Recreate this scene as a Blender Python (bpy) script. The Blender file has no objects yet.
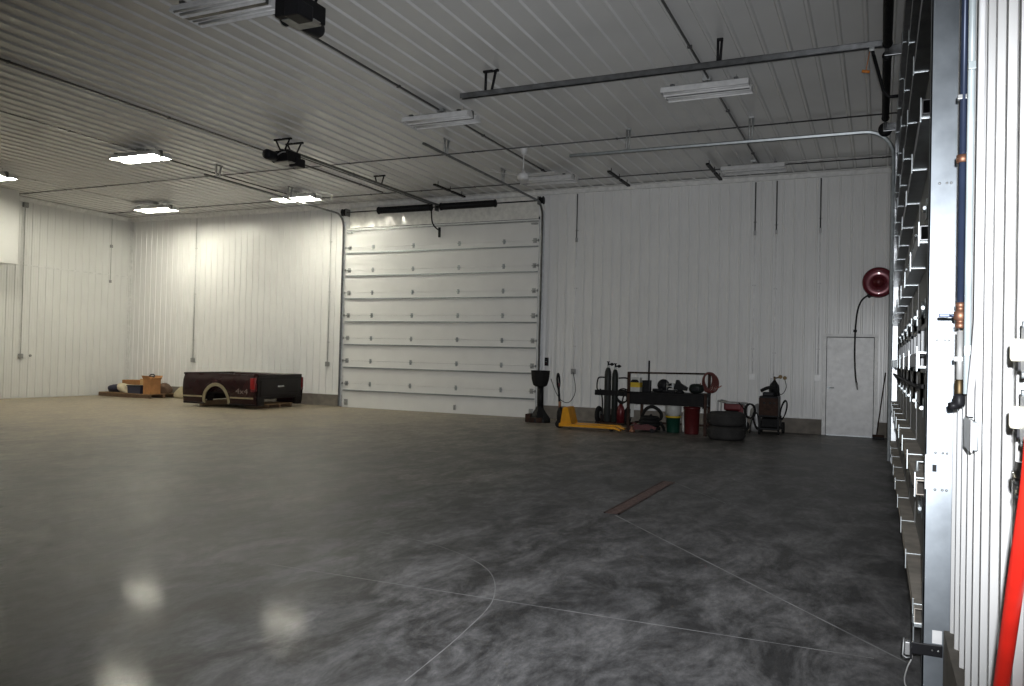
import bpy, bmesh, math, random
from mathutils import Vector, Matrix
C = bpy.context.scene.collection
SC = bpy.context.scene
PI = math.pi
rnd = random.Random(7)

# ------------------------------------------------------------------ materials
def mat(name, col, rough=.5, metal=0., noise=None, bump=None, spec=.5, coat=0., emis=None, estr=0.):
    """noise=(scale, amount, stretch) varies the colour; bump=(scale, strength)"""
    m = bpy.data.materials.new(name); m.use_nodes = True
    nt = m.node_tree; b = nt.nodes['Principled BSDF']
    if max(col) < .05 and spec == .5: spec = .16          # matt, grimy darks
    b.inputs['Base Color'].default_value = (*col, 1)
    b.inputs['Roughness'].default_value = rough
    b.inputs['Metallic'].default_value = metal
    b.inputs['Specular IOR Level'].default_value = spec
    b.inputs['Coat Weight'].default_value = coat
    tc = nt.nodes.new('ShaderNodeTexCoord')
    n = noise or (9., .12, (1, 1, 1))
    mp = nt.nodes.new('ShaderNodeMapping'); mp.inputs['Scale'].default_value = n[2]
    nt.links.new(tc.outputs['Object'], mp.inputs['Vector'])
    tx = nt.nodes.new('ShaderNodeTexNoise'); tx.inputs['Scale'].default_value = n[0]
    tx.inputs['Detail'].default_value = 5
    nt.links.new(mp.outputs['Vector'], tx.inputs['Vector'])
    rp = nt.nodes.new('ShaderNodeValToRGB')
    a = n[1]
    rp.color_ramp.elements[0].position = .3; rp.color_ramp.elements[1].position = .7
    rp.color_ramp.elements[0].color = (*[max(0, c * (1 - a)) for c in col], 1)
    rp.color_ramp.elements[1].color = (*[min(1, c * (1 + a)) for c in col], 1)
    nt.links.new(tx.outputs['Fac'], rp.inputs['Fac'])
    nt.links.new(rp.outputs['Color'], b.inputs['Base Color'])
    if bump:
        t2 = nt.nodes.new('ShaderNodeTexNoise'); t2.inputs['Scale'].default_value = bump[0]
        nt.links.new(mp.outputs['Vector'], t2.inputs['Vector'])
        bp = nt.nodes.new('ShaderNodeBump'); bp.inputs['Strength'].default_value = bump[1]
        bp.inputs['Distance'].default_value = .01
        nt.links.new(t2.outputs['Fac'], bp.inputs['Height'])
        nt.links.new(bp.outputs['Normal'], b.inputs['Normal'])
    if emis:
        b.inputs['Emission Color'].default_value = (*emis, 1)
        b.inputs['Emission Strength'].default_value = estr
    return m

def concrete_floor():
    m = bpy.data.materials.new('polished_concrete'); m.use_nodes = True
    nt = m.node_tree; b = nt.nodes['Principled BSDF']; L = nt.links.new
    tc = nt.nodes.new('ShaderNodeTexCoord')
    def nz(scale, det, st=(1, 1, 1), rough=.6):
        mp = nt.nodes.new('ShaderNodeMapping'); mp.inputs['Scale'].default_value = st
        mp.inputs['Rotation'].default_value = (0, 0, .4)
        L(tc.outputs['Object'], mp.inputs['Vector'])
        t = nt.nodes.new('ShaderNodeTexNoise'); t.inputs['Scale'].default_value = scale
        t.inputs['Detail'].default_value = det; t.inputs['Roughness'].default_value = rough
        L(mp.outputs['Vector'], t.inputs['Vector']); return t
    def ramp(src, p0, p1, c0, c1):
        r = nt.nodes.new('ShaderNodeValToRGB')
        r.color_ramp.elements[0].position = p0; r.color_ramp.elements[1].position = p1
        r.color_ramp.elements[0].color = (*c0, 1); r.color_ramp.elements[1].color = (*c1, 1)
        L(src, r.inputs['Fac']); return r
    big = nz(.55, 6); mid = nz(3.0, 9, (1, .5, 1), .72); mid.inputs['Distortion'].default_value = .5; fine = nz(15, 7, (1, .45, 1), .78)
    a = ramp(big.outputs['Fac'], .3, .7, FLOOR_DARK, FLOOR_LIGHT)
    d = ramp(mid.outputs['Fac'], .40, .63, (.36, .36, .37), (1.75, 1.75, 1.78))
    f = ramp(fine.outputs['Fac'], .3, .72, (.60, .60, .60), (1.5, 1.5, 1.5))
    def mul(x, y):
        k = nt.nodes.new('ShaderNodeMix'); k.data_type = 'RGBA'; k.blend_type = 'MULTIPLY'
        k.inputs['Factor'].default_value = 1; k.clamp_result = False
        L(x, k.inputs['A']); L(y, k.inputs['B']); return k.outputs['Result']
    # tan, less mottled concrete towards the far left; greyer towards the near right
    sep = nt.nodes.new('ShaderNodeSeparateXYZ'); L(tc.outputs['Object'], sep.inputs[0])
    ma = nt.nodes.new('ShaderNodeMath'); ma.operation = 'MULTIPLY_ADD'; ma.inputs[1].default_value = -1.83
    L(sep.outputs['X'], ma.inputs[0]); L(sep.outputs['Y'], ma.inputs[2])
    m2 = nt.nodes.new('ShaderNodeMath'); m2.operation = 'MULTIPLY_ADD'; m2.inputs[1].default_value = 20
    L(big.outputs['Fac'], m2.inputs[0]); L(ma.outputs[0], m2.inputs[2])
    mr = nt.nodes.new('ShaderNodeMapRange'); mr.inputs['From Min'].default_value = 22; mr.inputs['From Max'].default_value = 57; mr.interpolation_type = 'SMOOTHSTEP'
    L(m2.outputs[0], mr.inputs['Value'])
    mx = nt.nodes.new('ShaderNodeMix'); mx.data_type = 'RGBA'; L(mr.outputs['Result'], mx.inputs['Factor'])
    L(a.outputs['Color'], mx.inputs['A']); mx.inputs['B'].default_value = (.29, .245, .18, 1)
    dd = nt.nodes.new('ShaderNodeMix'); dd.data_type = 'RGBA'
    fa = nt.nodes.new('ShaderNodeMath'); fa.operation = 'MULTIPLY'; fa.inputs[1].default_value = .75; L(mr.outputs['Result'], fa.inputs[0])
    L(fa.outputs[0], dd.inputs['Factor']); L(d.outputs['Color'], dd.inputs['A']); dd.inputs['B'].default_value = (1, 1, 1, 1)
    L(mul(mul(mx.outputs['Result'], dd.outputs['Result']), f.outputs['Color']), b.inputs['Base Color'])
    r = nt.nodes.new('ShaderNodeMapRange'); r.inputs['To Min'].default_value = FLOOR_ROUGH[0]; r.inputs['To Max'].default_value = FLOOR_ROUGH[1]
    r.inputs['From Min'].default_value = .3; r.inputs['From Max'].default_value = .7
    L(mid.outputs['Fac'], r.inputs['Value']); L(r.outputs['Result'], b.inputs['Roughness'])
    bp = nt.nodes.new('ShaderNodeBump'); bp.inputs['Strength'].default_value = .34; bp.inputs['Distance'].default_value = .007
    L(fine.outputs['Fac'], bp.inputs['Height']); L(bp.outputs['Normal'], b.inputs['Normal'])
    b.inputs['Specular IOR Level'].default_value = .27
    b.inputs['Coat Weight'].default_value = .062; b.inputs['Coat Roughness'].default_value = .10; b.inputs['Coat IOR'].default_value = 1.45
    return m
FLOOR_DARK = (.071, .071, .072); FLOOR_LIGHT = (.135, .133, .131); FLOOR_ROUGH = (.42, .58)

M = dict(
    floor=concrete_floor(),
    liner=mat('white_liner_steel', (.80, .80, .79), .28, noise=(1.2, .025, (1, 1, 1))),
    ceil=mat('white_ceiling_steel', (.66, .66, .65), .26, noise=(1.2, .03, (1, 1, 1))),
    trim=mat('white_trim_steel', (.76, .76, .75), .35),
    base=mat('grey_concrete_curb', (.19, .17, .145), .8, noise=(6, .22, (1, 1, 1)), bump=(30, .3)),
    doorp=mat('white_door_steel', (.80, .80, .79), .34, noise=(2, .03, (1, 1, 1))),
    doorm=mat('white_painted_door', (.82, .82, .82), .35),
    seam=mat('door_seam_line', (.40, .40, .39), .5),
    galv=mat('galvanised_steel', (.40, .43, .44), .42, .9, noise=(14, .13, (1, 1, 1))),
    postg=mat('jamb_galvanised_steel', (.25, .275, .30), .44, .85, noise=(9, .16, (1, 1, 1))),
    galvl=mat('lightened_galvanised_steel', (.72, .74, .76), .35, .7, noise=(14, .13, (1, 1, 1))),
    galvd=mat('dark_galvanised_strut', (.20, .205, .21), .30, 1., noise=(10, .2, (1, 1, 1))),
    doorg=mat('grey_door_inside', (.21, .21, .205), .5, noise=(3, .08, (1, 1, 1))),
    frameg=mat('grey_white_window_frame', (.30, .31, .32), .4),
    tyre=mat('dusty_tyre_rubber', (.036, .035, .034), .8, noise=(7, .2, (1, 1, 1)), bump=(50, .3)),
    galvb=mat('dull_galvanised_steel', (.42, .43, .43), .5, .8, noise=(10, .2, (1, 1, 1))),
    dust=mat('dusty_galvanised_strut', (.44, .40, .35), .62, .3, noise=(8, .25, (1, 1, 1))),
    dark=mat('black_steel', (.014, .014, .015), .5, .2),
    blk=mat('black_plastic', (.014, .014, .016), .42),
    rub=mat('black_rubber', (.016, .016, .016), .75, bump=(60, .3)),
    spring=mat('oiled_black_spring', (.018, .018, .019), .5, .5),
    conduit=mat('grey_conduit', (.55, .55, .54), .45, .4),
    dcond=mat('dark_conduit', (.10, .10, .10), .45, .6),
    wcond=mat('white_conduit', (.85, .85, .86), .35),
    box=mat('grey_outlet_box', (.36, .36, .36), .45, .5),
    plate=mat('white_cover_plate', (.95, .95, .94), .3),
    refl=mat('white_reflector_enamel', (.66, .66, .66), .3),
    tubeoff=mat('unlit_tube', (.62, .62, .62), .3),
    tubeon=mat('lit_tube', (1, 1, 1), .3, emis=(1., .965, .80), estr=131.),
    maroon=mat('maroon_car_paint', (.024, .0075, .009), .25, .1, noise=(3, .15, (1, 1, 1)), spec=.3, coat=.18),
    maroond=mat('dark_maroon_paint', (.006, .0035, .004), .42, .0, spec=.25),
    gold=mat('tan_moulding', (.34, .30, .20), .35, .3),
    liner2=mat('black_bed_liner', (.016, .014, .014), .7, bump=(40, .3)),
    red=mat('red_lens', (.25, .010, .012), .22, coat=.5),
    chrome=mat('chrome', (.8, .8, .8), .15, 1.),
    silver=mat('faded_silver_decal', (.20, .155, .145), .5),
    wood=mat('pallet_wood', (.26, .16, .08), .8, noise=(12, .35, (1, 8, 1))),
    woodd=mat('dark_pallet_wood', (.11, .065, .035), .85, noise=(12, .3, (8, 1, 1))),
    card=mat('brown_cardboard', (.40, .19, .07), .8, noise=(5, .2, (1, 1, 1))),
    cardl=mat('light_cardboard', (.50, .31, .13), .8, noise=(5, .2, (1, 1, 1))),
    navy=mat('navy_plastic', (.018, .02, .05), .45),
    cloth=mat('cream_bag_cloth', (.62, .55, .40), .85, bump=(12, .8)),
    paper=mat('beige_paper_sack', (.50, .44, .30), .85, bump=(14, .6)),
    brown=mat('brown_sack', (.14, .085, .055), .85, bump=(14, .6)),
    yellow=mat('orange_yellow_enamel', (.72, .32, .012), .38, noise=(8, .15, (1, 1, 1))),
    greycyl=mat('dark_green_cylinder_paint', (.018, .022, .02), .4),
    cylgrey=mat('worn_grey_cylinder_paint', (.035, .037, .036), .4),
    brass=mat('brass', (.12, .085, .045), .5, .9),
    copper=mat('copper', (.34, .17, .11), .5, .8),
    rust=mat('rusty_brown_steel', (.045, .026, .02), .65, .4, noise=(14, .35, (1, 1, 1))),
    bench=mat('dark_bench_steel', (.009, .0085, .009), .6, .0, noise=(9, .3, (1, 1, 1))),
    yell=mat('yellow_label', (.62, .42, .02), .5),
    cream=mat('cream_plastic', (.82, .78, .62), .4),
    whitep=mat('white_plastic', (.50, .50, .47), .45),
    green=mat('green_plastic', (.008, .05, .032), .4),
    redp=mat('red_plastic', (.085, .010, .011), .4),
    redd=mat('dark_red_enamel', (.12, .012, .016), .35, .2),
    reelred=mat('maroon_reel_enamel', (.15, .014, .026), .26, .2, coat=.6),
    redhose=mat('red_rubber_hose', (.78, .025, .014), .42),
    redcord=mat('dark_red_cord', (.13, .035, .03), .55),
    orange=mat('orange_cord', (.42, .13, .06), .5),
    blueh=mat('blue_grey_pipe', (.035, .05, .095), .35, .3),
    clear=mat('pale_plastic_tube', (.55, .62, .64), .3),
    sticker=mat('white_sticker', (.9, .9, .9), .5),
    plastic=mat('clear_vapour_sheet', (.78, .77, .73), .16),
    drain=mat('rusty_drain_grate', (.075, .045, .038), .6, .3, noise=(20, .4, (1, 1, 1)), bump=(40, .4)),
    line=mat('chalky_floor_joint', (.27, .27, .27), .7, noise=(4, .35, (1, 1, 1))),
    glass=mat('frosted_door_glass', (.75, .78, .8), .18),
    orangeb=mat('orange_tag', (.6, .2, .03), .5),
)

# ------------------------------------------------------------------ mesh builder
class MB:
    """collects shapes (given in the thing's frame or, with off, in world coordinates) into one mesh"""
    def __init__(s, off=(0, 0, 0)):
        s.bm = bmesh.new(); s.off = Vector(off)
    def _v(s, co): return s.bm.verts.new(Vector(co) - s.off)
    def _merge(s, tmp):
        me = bpy.data.meshes.new('tmp'); tmp.to_mesh(me); tmp.free()
        s.bm.from_mesh(me); bpy.data.meshes.remove(me)
    def box(s, x0, x1, y0, y1, z0, z1, bev=0., rot=None, piv=None):
        t = bmesh.new()
        bmesh.ops.create_cube(t, size=1)
        for v in t.verts:
            v.co = Vector(((x0 + x1) / 2 + v.co.x * (x1 - x0), (y0 + y1) / 2 + v.co.y * (y1 - y0), (z0 + z1) / 2 + v.co.z * (z1 - z0)))
        if bev: bmesh.ops.bevel(t, geom=t.edges[:], offset=bev, segments=2, affect='EDGES', profile=.6)
        if rot:
            p = Vector(piv) if piv else Vector(((x0 + x1) / 2, (y0 + y1) / 2, (z0 + z1) / 2))
            bmesh.ops.rotate(t, verts=t.verts, cent=p, matrix=Matrix.Rotation(rot[1], 3, rot[0]))
        bmesh.ops.translate(t, verts=t.verts, vec=-s.off)
        s._merge(t); return s
    def tube(s, pts, r, n=8, cap=True, smooth=True):
        pts = [Vector(p) for p in pts]
        rs = r if isinstance(r, (list, tuple)) else [r] * len(pts)
        rings = []; up = None
        for i, p in enumerate(pts):
            a = pts[max(0, i - 1)]; b = pts[min(len(pts) - 1, i + 1)]
            d = (b - a).normalized()
            if up is None: up = d.orthogonal().normalized()
            up = (up - d * up.dot(d))
            if up.length < 1e-5: up = d.orthogonal()
            up.normalize(); sd = d.cross(up)
            rings.append([s._v(p + rs[i] * (math.cos(2 * PI * k / n) * up + math.sin(2 * PI * k / n) * sd)) for k in range(n)])
        for a, b in zip(rings, rings[1:]):
            for k in range(n):
                f = s.bm.faces.new((a[k], a[(k + 1) % n], b[(k + 1) % n], b[k])); f.smooth = smooth
        if cap:
            s.bm.faces.new(rings[0][::-1]); s.bm.faces.new(rings[-1])
        return s
    def lathe(s, prof, c=(0, 0, 0), axis='Z', n=24, closed=False, smooth=True):
        """prof = [(radius, along)]"""
        c = Vector(c)
        ax = {'X': (Vector((0, 1, 0)), Vector((0, 0, 1)), Vector((1, 0, 0))), 'Y': (Vector((0, 0, 1)), Vector((1, 0, 0)), Vector((0, 1, 0))),
              'Z': (Vector((1, 0, 0)), Vector((0, 1, 0)), Vector((0, 0, 1)))}[axis]
        rings = []
        for r, h in prof:
            if r < 1e-6: rings.append([s._v(c + ax[2] * h)])
            else: rings.append([s._v(c + ax[2] * h + r * (math.cos(2 * PI * k / n) * ax[0] + math.sin(2 * PI * k / n) * ax[1])) for k in range(n)])
        seq = list(zip(rings, rings[1:]))
        if closed: seq.append((rings[-1], rings[0]))
        for a, b in seq:
            for k in range(n):
                k2 = (k + 1) % n
                if len(a) == 1 and len(b) == 1: continue
                if len(a) == 1: f = s.bm.faces.new((a[0], b[k2], b[k]))
                elif len(b) == 1: f = s.bm.faces.new((a[k], a[k2], b[0]))
                else: f = s.bm.faces.new((a[k], a[k2], b[k2], b[k]))
                f.smooth = smooth
        return s
    def cyl(s, c, r, h, axis='Z', n=20, bev=.0):
        b = bev or min(r, h) * .08
        return s.lathe([(0, 0), (r - b, 0), (r, b), (r, h - b), (r - b, h), (0, h)], c, axis, n, smooth=False)
    def torus(s, c, R, r, axis='Z', n=28, m=8):
        return s.lathe([(R + r * math.cos(2 * PI * k / m), r * math.sin(2 * PI * k / m)) for k in range(m)], c, axis, n, closed=True)
    def prism(s, poly, a0, a1, axis='Y'):
        """poly of 2-D points extruded along axis; X: (y,z), Y: (x,z), Z: (x,y)"""
        def P(p, a): return {'X': (a, p[0], p[1]), 'Y': (p[0], a, p[1]), 'Z': (p[0], p[1], a)}[axis]
        A = [s._v(P(p, a0)) for p in poly]; B = [s._v(P(p, a1)) for p in poly]
        n = len(poly)
        for k in range(n): s.bm.faces.new((A[k], A[(k + 1) % n], B[(k + 1) % n], B[k]))
        s.bm.faces.new(A[::-1]); s.bm.faces.new(B)
        return s
    def quad(s, *p):
        s.bm.faces.new([s._v(q) for q in p]); return s
    def blob(s, c, rx, ry, rz, seed=0, rough=.2, sub=3, floor=None):
        r = random.Random(seed); t = bmesh.new()
        bmesh.ops.create_icosphere(t, subdivisions=sub, radius=1)
        ph = [(r.uniform(1.5, 4), Vector((r.uniform(-1, 1), r.uniform(-1, 1), r.uniform(-1, 1))).normalized(), r.uniform(0, 6)) for _ in range(7)]
        for v in t.verts:
            k = 1 + rough * sum(math.sin(f * 2 * v.co.dot(d) + p) for f, d, p in ph) / 3.5
            co = v.co * k
            # squarer than a ball
            co = Vector([math.copysign(abs(q) ** .75, q) for q in co])
            v.co = Vector((c[0] + co.x * rx, c[1] + co.y * ry, c[2] + co.z * rz))
            if floor is not None: v.co.z = max(v.co.z, floor)
        for f in t.faces: f.smooth = True
        bmesh.ops.translate(t, verts=t.verts, vec=-s.off)
        s._merge(t); return s
    def build(s, name, m, parent=None, recalc=True):
        if recalc: bmesh.ops.recalc_face_normals(s.bm, faces=s.bm.faces)
        me = bpy.data.meshes.new(name); s.bm.to_mesh(me); s.bm.free()
        me.materials.append(M[m] if isinstance(m, str) else m)
        o = bpy.data.objects.new(name, me); C.objects.link(o)
        if parent is not None: o.parent = parent
        return o

def tag(o, label, cat, group=None, kind=None):
    o['label'] = label; o['category'] = cat
    if group: o['group'] = group
    if kind: o['kind'] = kind
    return o
def thing(name, label, cat, loc, rz=0, group=None, kind=None):
    o = bpy.data.objects.new(name, None); C.objects.link(o)
    o.location = loc; o.rotation_euler = (0, 0, rz); o.empty_display_size = .1
    return tag(o, label, cat, group, kind)
def W(t): return MB(t.location)          # builder that takes world coordinates for an unrotated thing
def mesh_thing(mb, name, m, label, cat, group=None, kind=None):
    return tag(mb.build(name, m), label, cat, group, kind)
def copy_tree(o, loc, label):
    c = o.copy(); C.objects.link(c); c.location = loc; c['label'] = label
    for ch in list(o.children):
        d = ch.copy(); C.objects.link(d); d.parent = c
        for g in list(ch.children):
            e = g.copy(); C.objects.link(e); e.parent = d
    return c
def text_into(name, s, size, m, parent, loc, rot, depth=.002, sx=1.):
    cu = bpy.data.curves.new(name, 'FONT'); cu.body = s; cu.size = size; cu.extrude = depth
    cu.align_x = 'CENTER'; cu.align_y = 'CENTER'
    o = bpy.data.objects.new(name, cu); C.objects.link(o)
    me = bpy.data.meshes.new_from_object(o); bpy.data.objects.remove(o)
    me.materials.clear(); me.materials.append(M[m])
    n = bpy.data.objects.new(name, me); C.objects.link(n); n.parent = parent
    n.location = loc; n.rotation_euler = rot; n.scale = (sx, 1, 1)
    return n
def arc(c, r, a0, a1, n, plane='XZ'):
    out = []
    for i in range(n + 1):
        a = a0 + (a1 - a0) * i / n
        u, v = r * math.cos(a), r * math.sin(a)
        out.append({'XZ': (c[0] + u, c[1], c[2] + v), 'YZ': (c[0], c[1] + u, c[2] + v), 'XY': (c[0] + u, c[1] + v, c[2])}[plane])
    return out
def sag(a, b, drop, n=14):
    a, b = Vector(a), Vector(b)
    return [a.lerp(b, i / n) - Vector((0, 0, drop * 4 * (i / n) * (1 - i / n))) for i in range(n + 1)]
def smooth_path(p, n=6):
    p = [Vector(q) for q in p]; out = []
    for i in range(len(p) - 1):
        p0 = p[max(0, i - 1)]; p1 = p[i]; p2 = p[i + 1]; p3 = p[min(len(p) - 1, i + 2)]
        for k in range(n):
            t = k / n
            out.append(.5 * ((2 * p1) + (p2 - p0) * t + (2 * p0 - 5 * p1 + 4 * p2 - p3) * t * t + (3 * p1 - p0 - 3 * p2 + p3) * t ** 3))
    out.append(p[-1]); return out

# ------------------------------------------------------------------ the room
XL, XR, YB, YF, ZC = -21.8, .33, 18.40, -11.0, 5.62
ZB = .32                                             # top of the concrete curb
DX0, DX1, DZ = -13.35, -7.68, 5.0                    # far overhead door opening
RY0, RY1, RZ = 4.35, 13.80, 4.95                     # right overhead door

def corrug(mb, put, a0, a1, z0, z1, pitch=.2286, h=.019, start=0., minor=True, w=1.):
    """steel liner panel: major ribs every pitch with two shallow ones between; put(a, d, z) -> point, d = depth towards the room"""
    prof = []
    k0 = math.floor((a0 - start) / pitch) - 1; k1 = math.ceil((a1 - start) / pitch) + 1
    for k in range(k0, k1):
        b = start + k * pitch
        prof += [(b - .026 * w, 0), (b - .011 * w, h), (b + .011 * w, h), (b + .026 * w, 0)]
        for q in ((1 / 3, 2 / 3) if minor else ()):
            prof += [(b + pitch * q - .016, 0), (b + pitch * q - .007, .004), (b + pitch * q + .007, .004), (b + pitch * q + .016, 0)]
    def at(a):
        for (p, d), (p2, d2) in zip(prof, prof[1:]):
            if p <= a <= p2: return d + (d2 - d) * (a - p) / max(1e-9, p2 - p)
        return 0
    pr = [(a0, at(a0))] + [q for q in prof if a0 < q[0] < a1] + [(a1, at(a1))]
    lo = [mb._v(put(a, d, z0)) for a, d in pr]; hi = [mb._v(put(a, d, z1)) for a, d in pr]
    for i in range(len(pr) - 1): mb.bm.faces.new((lo[i], lo[i + 1], hi[i + 1], hi[i]))

# floor
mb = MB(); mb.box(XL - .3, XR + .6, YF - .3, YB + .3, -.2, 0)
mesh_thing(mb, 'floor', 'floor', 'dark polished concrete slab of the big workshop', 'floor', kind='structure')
# ceiling, ribs along Y
mb = MB(); corrug(mb, lambda a, d, z: (a, z, ZC - d), XL, XR + .1, YF, YB, pitch=.3048, h=.026, start=-2.95, minor=False, w=1.35)
mb.box(XL - .2, XR + .6, YF - .2, YB + .3, ZC + .004, ZC + .1)
mesh_thing(mb, 'ceiling', 'ceil', 'ribbed white steel ceiling', 'ceiling', kind='structure')
# back wall
bw = lambda a, d, z: (a, YB - d, z)
mb = MB()
for a0, a1, z0, z1 in ((XL, DX0, ZB, ZC), (DX1, -1.07, ZB, ZC), (-1.07, -.03, 2.12, ZC), (-.03, XR, ZB, ZC), (DX0, DX1, DZ, ZC)):
    corrug(mb, bw, a0, a1, z0, z1, start=-4.227)
mb.box(XL - .2, DX0, YB + .004, YB + .2, 0, ZC); mb.box(DX1, -1.07, YB + .004, YB + .2, 0, ZC)
mb.box(-1.07, -.03, YB + .004, YB + .2, 2.12, ZC); mb.box(-.03, XR + .3, YB + .004, YB + .2, 0, ZC); mb.box(DX0, DX1, YB + .004, YB + .2, DZ, ZC)
mesh_thing(mb, 'wall_back', 'liner', 'white ribbed steel far wall', 'wall', kind='structure')
mb = MB()
for x0, x1 in ((XL, DX0 - .12), (DX1 + .13, -1.09), (-.01, XR)): mb.box(x0, x1, YB - .035, YB + .1, 0, ZB, .006)
mesh_thing(mb, 'baseboard_back', 'base', 'brown grey concrete curb along the far wall', 'curb', kind='structure')
mb = MB()
for x0, x1 in ((XL, DX0 - .12), (DX1 + .13, -1.09), (-.01, XR)): mb.box(x0, x1, YB - .04, YB - .002, ZB, ZB + .022)
mesh_thing(mb, 'trim_1', 'trim', 'thin white strip on top of the far curb', 'trim', kind='structure')
# left wall (with a walk door near the edge of the frame)
lwp = lambda a, d, z: (XL + d, a, z)
mb = MB()
for a0, a1, z0, z1 in ((YF, 13.1, .03, ZC), (13.1, 14.12, 2.35, ZC), (14.12, YB, .03, 3.70), (14.12, YB, 3.74, ZC)):
    corrug(mb, lwp, a0, a1, z0, z1)
mb.box(XL - .2, XL - .004, YF, 13.1, 0, ZC); mb.box(XL - .2, XL - .004, 14.12, YB + .2, 0, ZC); mb.box(XL - .2, XL - .004, 13.1, 14.12, 2.35, ZC)
mesh_thing(mb, 'wall_left', 'liner', 'white ribbed steel wall at the left', 'wall', kind='structure')
mb = MB(); mb.box(XL - .01, XL + .03, 14.12, YB, 3.70, 3.74, .004)
mesh_thing(mb, 'trim_2', 'trim', 'horizontal joint strip across the left wall', 'trim', kind='structure')
mb = MB(); mb.box(XL, XL + .028, YB - .07, YB, .03, ZC); mb.box(XL, XL + .07, YB - .03, YB, .03, ZC)
mesh_thing(mb, 'trim_3', 'trim', 'corner strip where left and far walls meet', 'trim', kind='structure')
# white boxed bulkhead hanging at the left edge
mb = MB(); mb.box(XL + .02, -20.95, YF, 14.09, 3.63, ZC - .03, .004)
mesh_thing(mb, 'wall_bulkhead', 'liner', 'white boxed bulkhead jutting from the left wall above the door', 'bulkhead', kind='structure')
# right wall
rwp = lambda a, d, z: (XR - d, a, z)
mb = MB()
for a0, a1, z0, z1 in ((YF, 4.235, ZB - .02, ZC), (RY1 + .25, YB, ZB, ZC), (4.235, RY1 + .25, RZ + .02, ZC)):
    corrug(mb, rwp, a0, a1, z0, z1, start=.06)
mb.box(XR + .004, XR + .25, YF, RY0 - .08, 0, ZC); mb.box(XR + .004, XR + .25, RY1 + .1, YB + .2, 0, ZC); mb.box(XR + .004, XR + .25, RY0 - .08, RY1 + .1, RZ - .04, ZC)
mesh_thing(mb, 'wall_right', 'liner', 'white ribbed steel wall beside the camera', 'wall', kind='structure')
mb = MB(); mb.box(.287, XR + .1, YF, 4.19, 0, .30, .003)
mb.box(.27, XR + .1, RY1 + .25, YB - .04, 0, ZB, .005)
mesh_thing(mb, 'baseboard_right', 'base', 'concrete curb under the near white wall', 'curb', kind='structure')
mb = MB(); mb.box(XL - .2, XR + .3, YF - .2, YF, 0, ZC)
mesh_thing(mb, 'wall_front', 'liner', 'white wall behind the camera', 'wall', kind='structure')
# ceiling-to-wall closure strips
mb = MB(); mb.prism([(YB - .005, 5.49), (YB - .045, 5.49), (YB - .06, 5.50), (YB - .09, 5.575), (YB - .16, 5.59), (YB - .16, 5.60), (YB - .005, 5.60)], XL + .03, XR - .03, 'X')
mesh_thing(mb, 'trim_4', 'trim', 'white steel cove strip at the top of the far wall', 'trim', kind='structure')
mb = MB(); mb.prism([(XL + .005, 5.49), (XL + .045, 5.49), (XL + .09, 5.57), (XL + .15, 5.59), (XL + .005, 5.60)], 14.37, YB - .17, 'Y')
mesh_thing(mb, 'trim_5', 'trim', 'white cove strip at the top of the left wall', 'trim', kind='structure')

# floor joints and the drain
def strip(pts, w, z=.0012, jit=.25, seed=1):
    r = random.Random(seed); m_ = MB(); pts = [Vector(p) for p in pts]; q = []
    for a, b in zip(pts, pts[1:]):
        n = max(2, int((b - a).length / .25))
        for i in range(n): q.append(a.lerp(b, i / n))
    q.append(pts[-1])
    L_, R_ = [], []
    for i, p in enumerate(q):
        d = (q[min(i + 1, len(q) - 1)] - q[max(0, i - 1)]).normalized(); nn = Vector((-d.y, d.x, 0)); k = w * (1 + jit * r.uniform(-1, 1)) / 2
        L_.append(m_._v((p.x + nn.x * k, p.y + nn.y * k, z))); R_.append(m_._v((p.x - nn.x * k, p.y - nn.y * k, z)))
    for i in range(len(q) - 1): m_.bm.faces.new((L_[i], R_[i], R_[i + 1], L_[i + 1]))
    return m_
for k, (pts, w, nm) in enumerate((
        ([(-2.28, 7.50, 0), (.15, 4.58, 0)], .013, 'pale crease from the floor drain to the door corner'),
        ([(-3.9, 4.49, 0), (-1.4, 4.53, 0), (.0, 4.56, 0)], .011, 'pale saw-cut line across the near floor'),
        ([(-2.30, 9.95, 0), (-1.45, 8.75, 0)], .012, 'short pale crease beyond the floor drain'),
        (smooth_path([(-1.95, 3.2, 0), (-2.02, 3.9, 0), (-2.15, 4.55, 0), (-2.5, 5.15, 0), (-3.1, 5.55, 0), (-3.8, 5.75, 0)], 8), .006, 'curved pale scuff across the saw-cut line'))):
    mesh_thing(strip(pts, w, seed=k), 'trim_%d' % (6 + k), 'line', nm, 'floor joint', kind='structure')
t = thing('floor_drain', 'long rusty brown trench drain grate set in the dark floor', 'drain', (-2.335, 8.73, 0))
mb = W(t)
for x0, x1 in ((-2.415, -2.395), (-2.275, -2.255)): mb.box(x0, x1, 7.56, 9.9, -.01, .006)
mb.box(-2.415, -2.255, 7.56, 7.58, -.01, .006); mb.box(-2.415, -2.255, 9.88, 9.9, -.01, .006)
mb.build('frame', 'drain', t)
mb = W(t); mb.box(-2.395, -2.275, 7.58, 9.88, -.02, .0015)
for i in range(57): mb.box(-2.39, -2.28, 7.60 + i * .04, 7.62 + i * .04, .001, .005)
mb.build('grate', 'drain', t)

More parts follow.
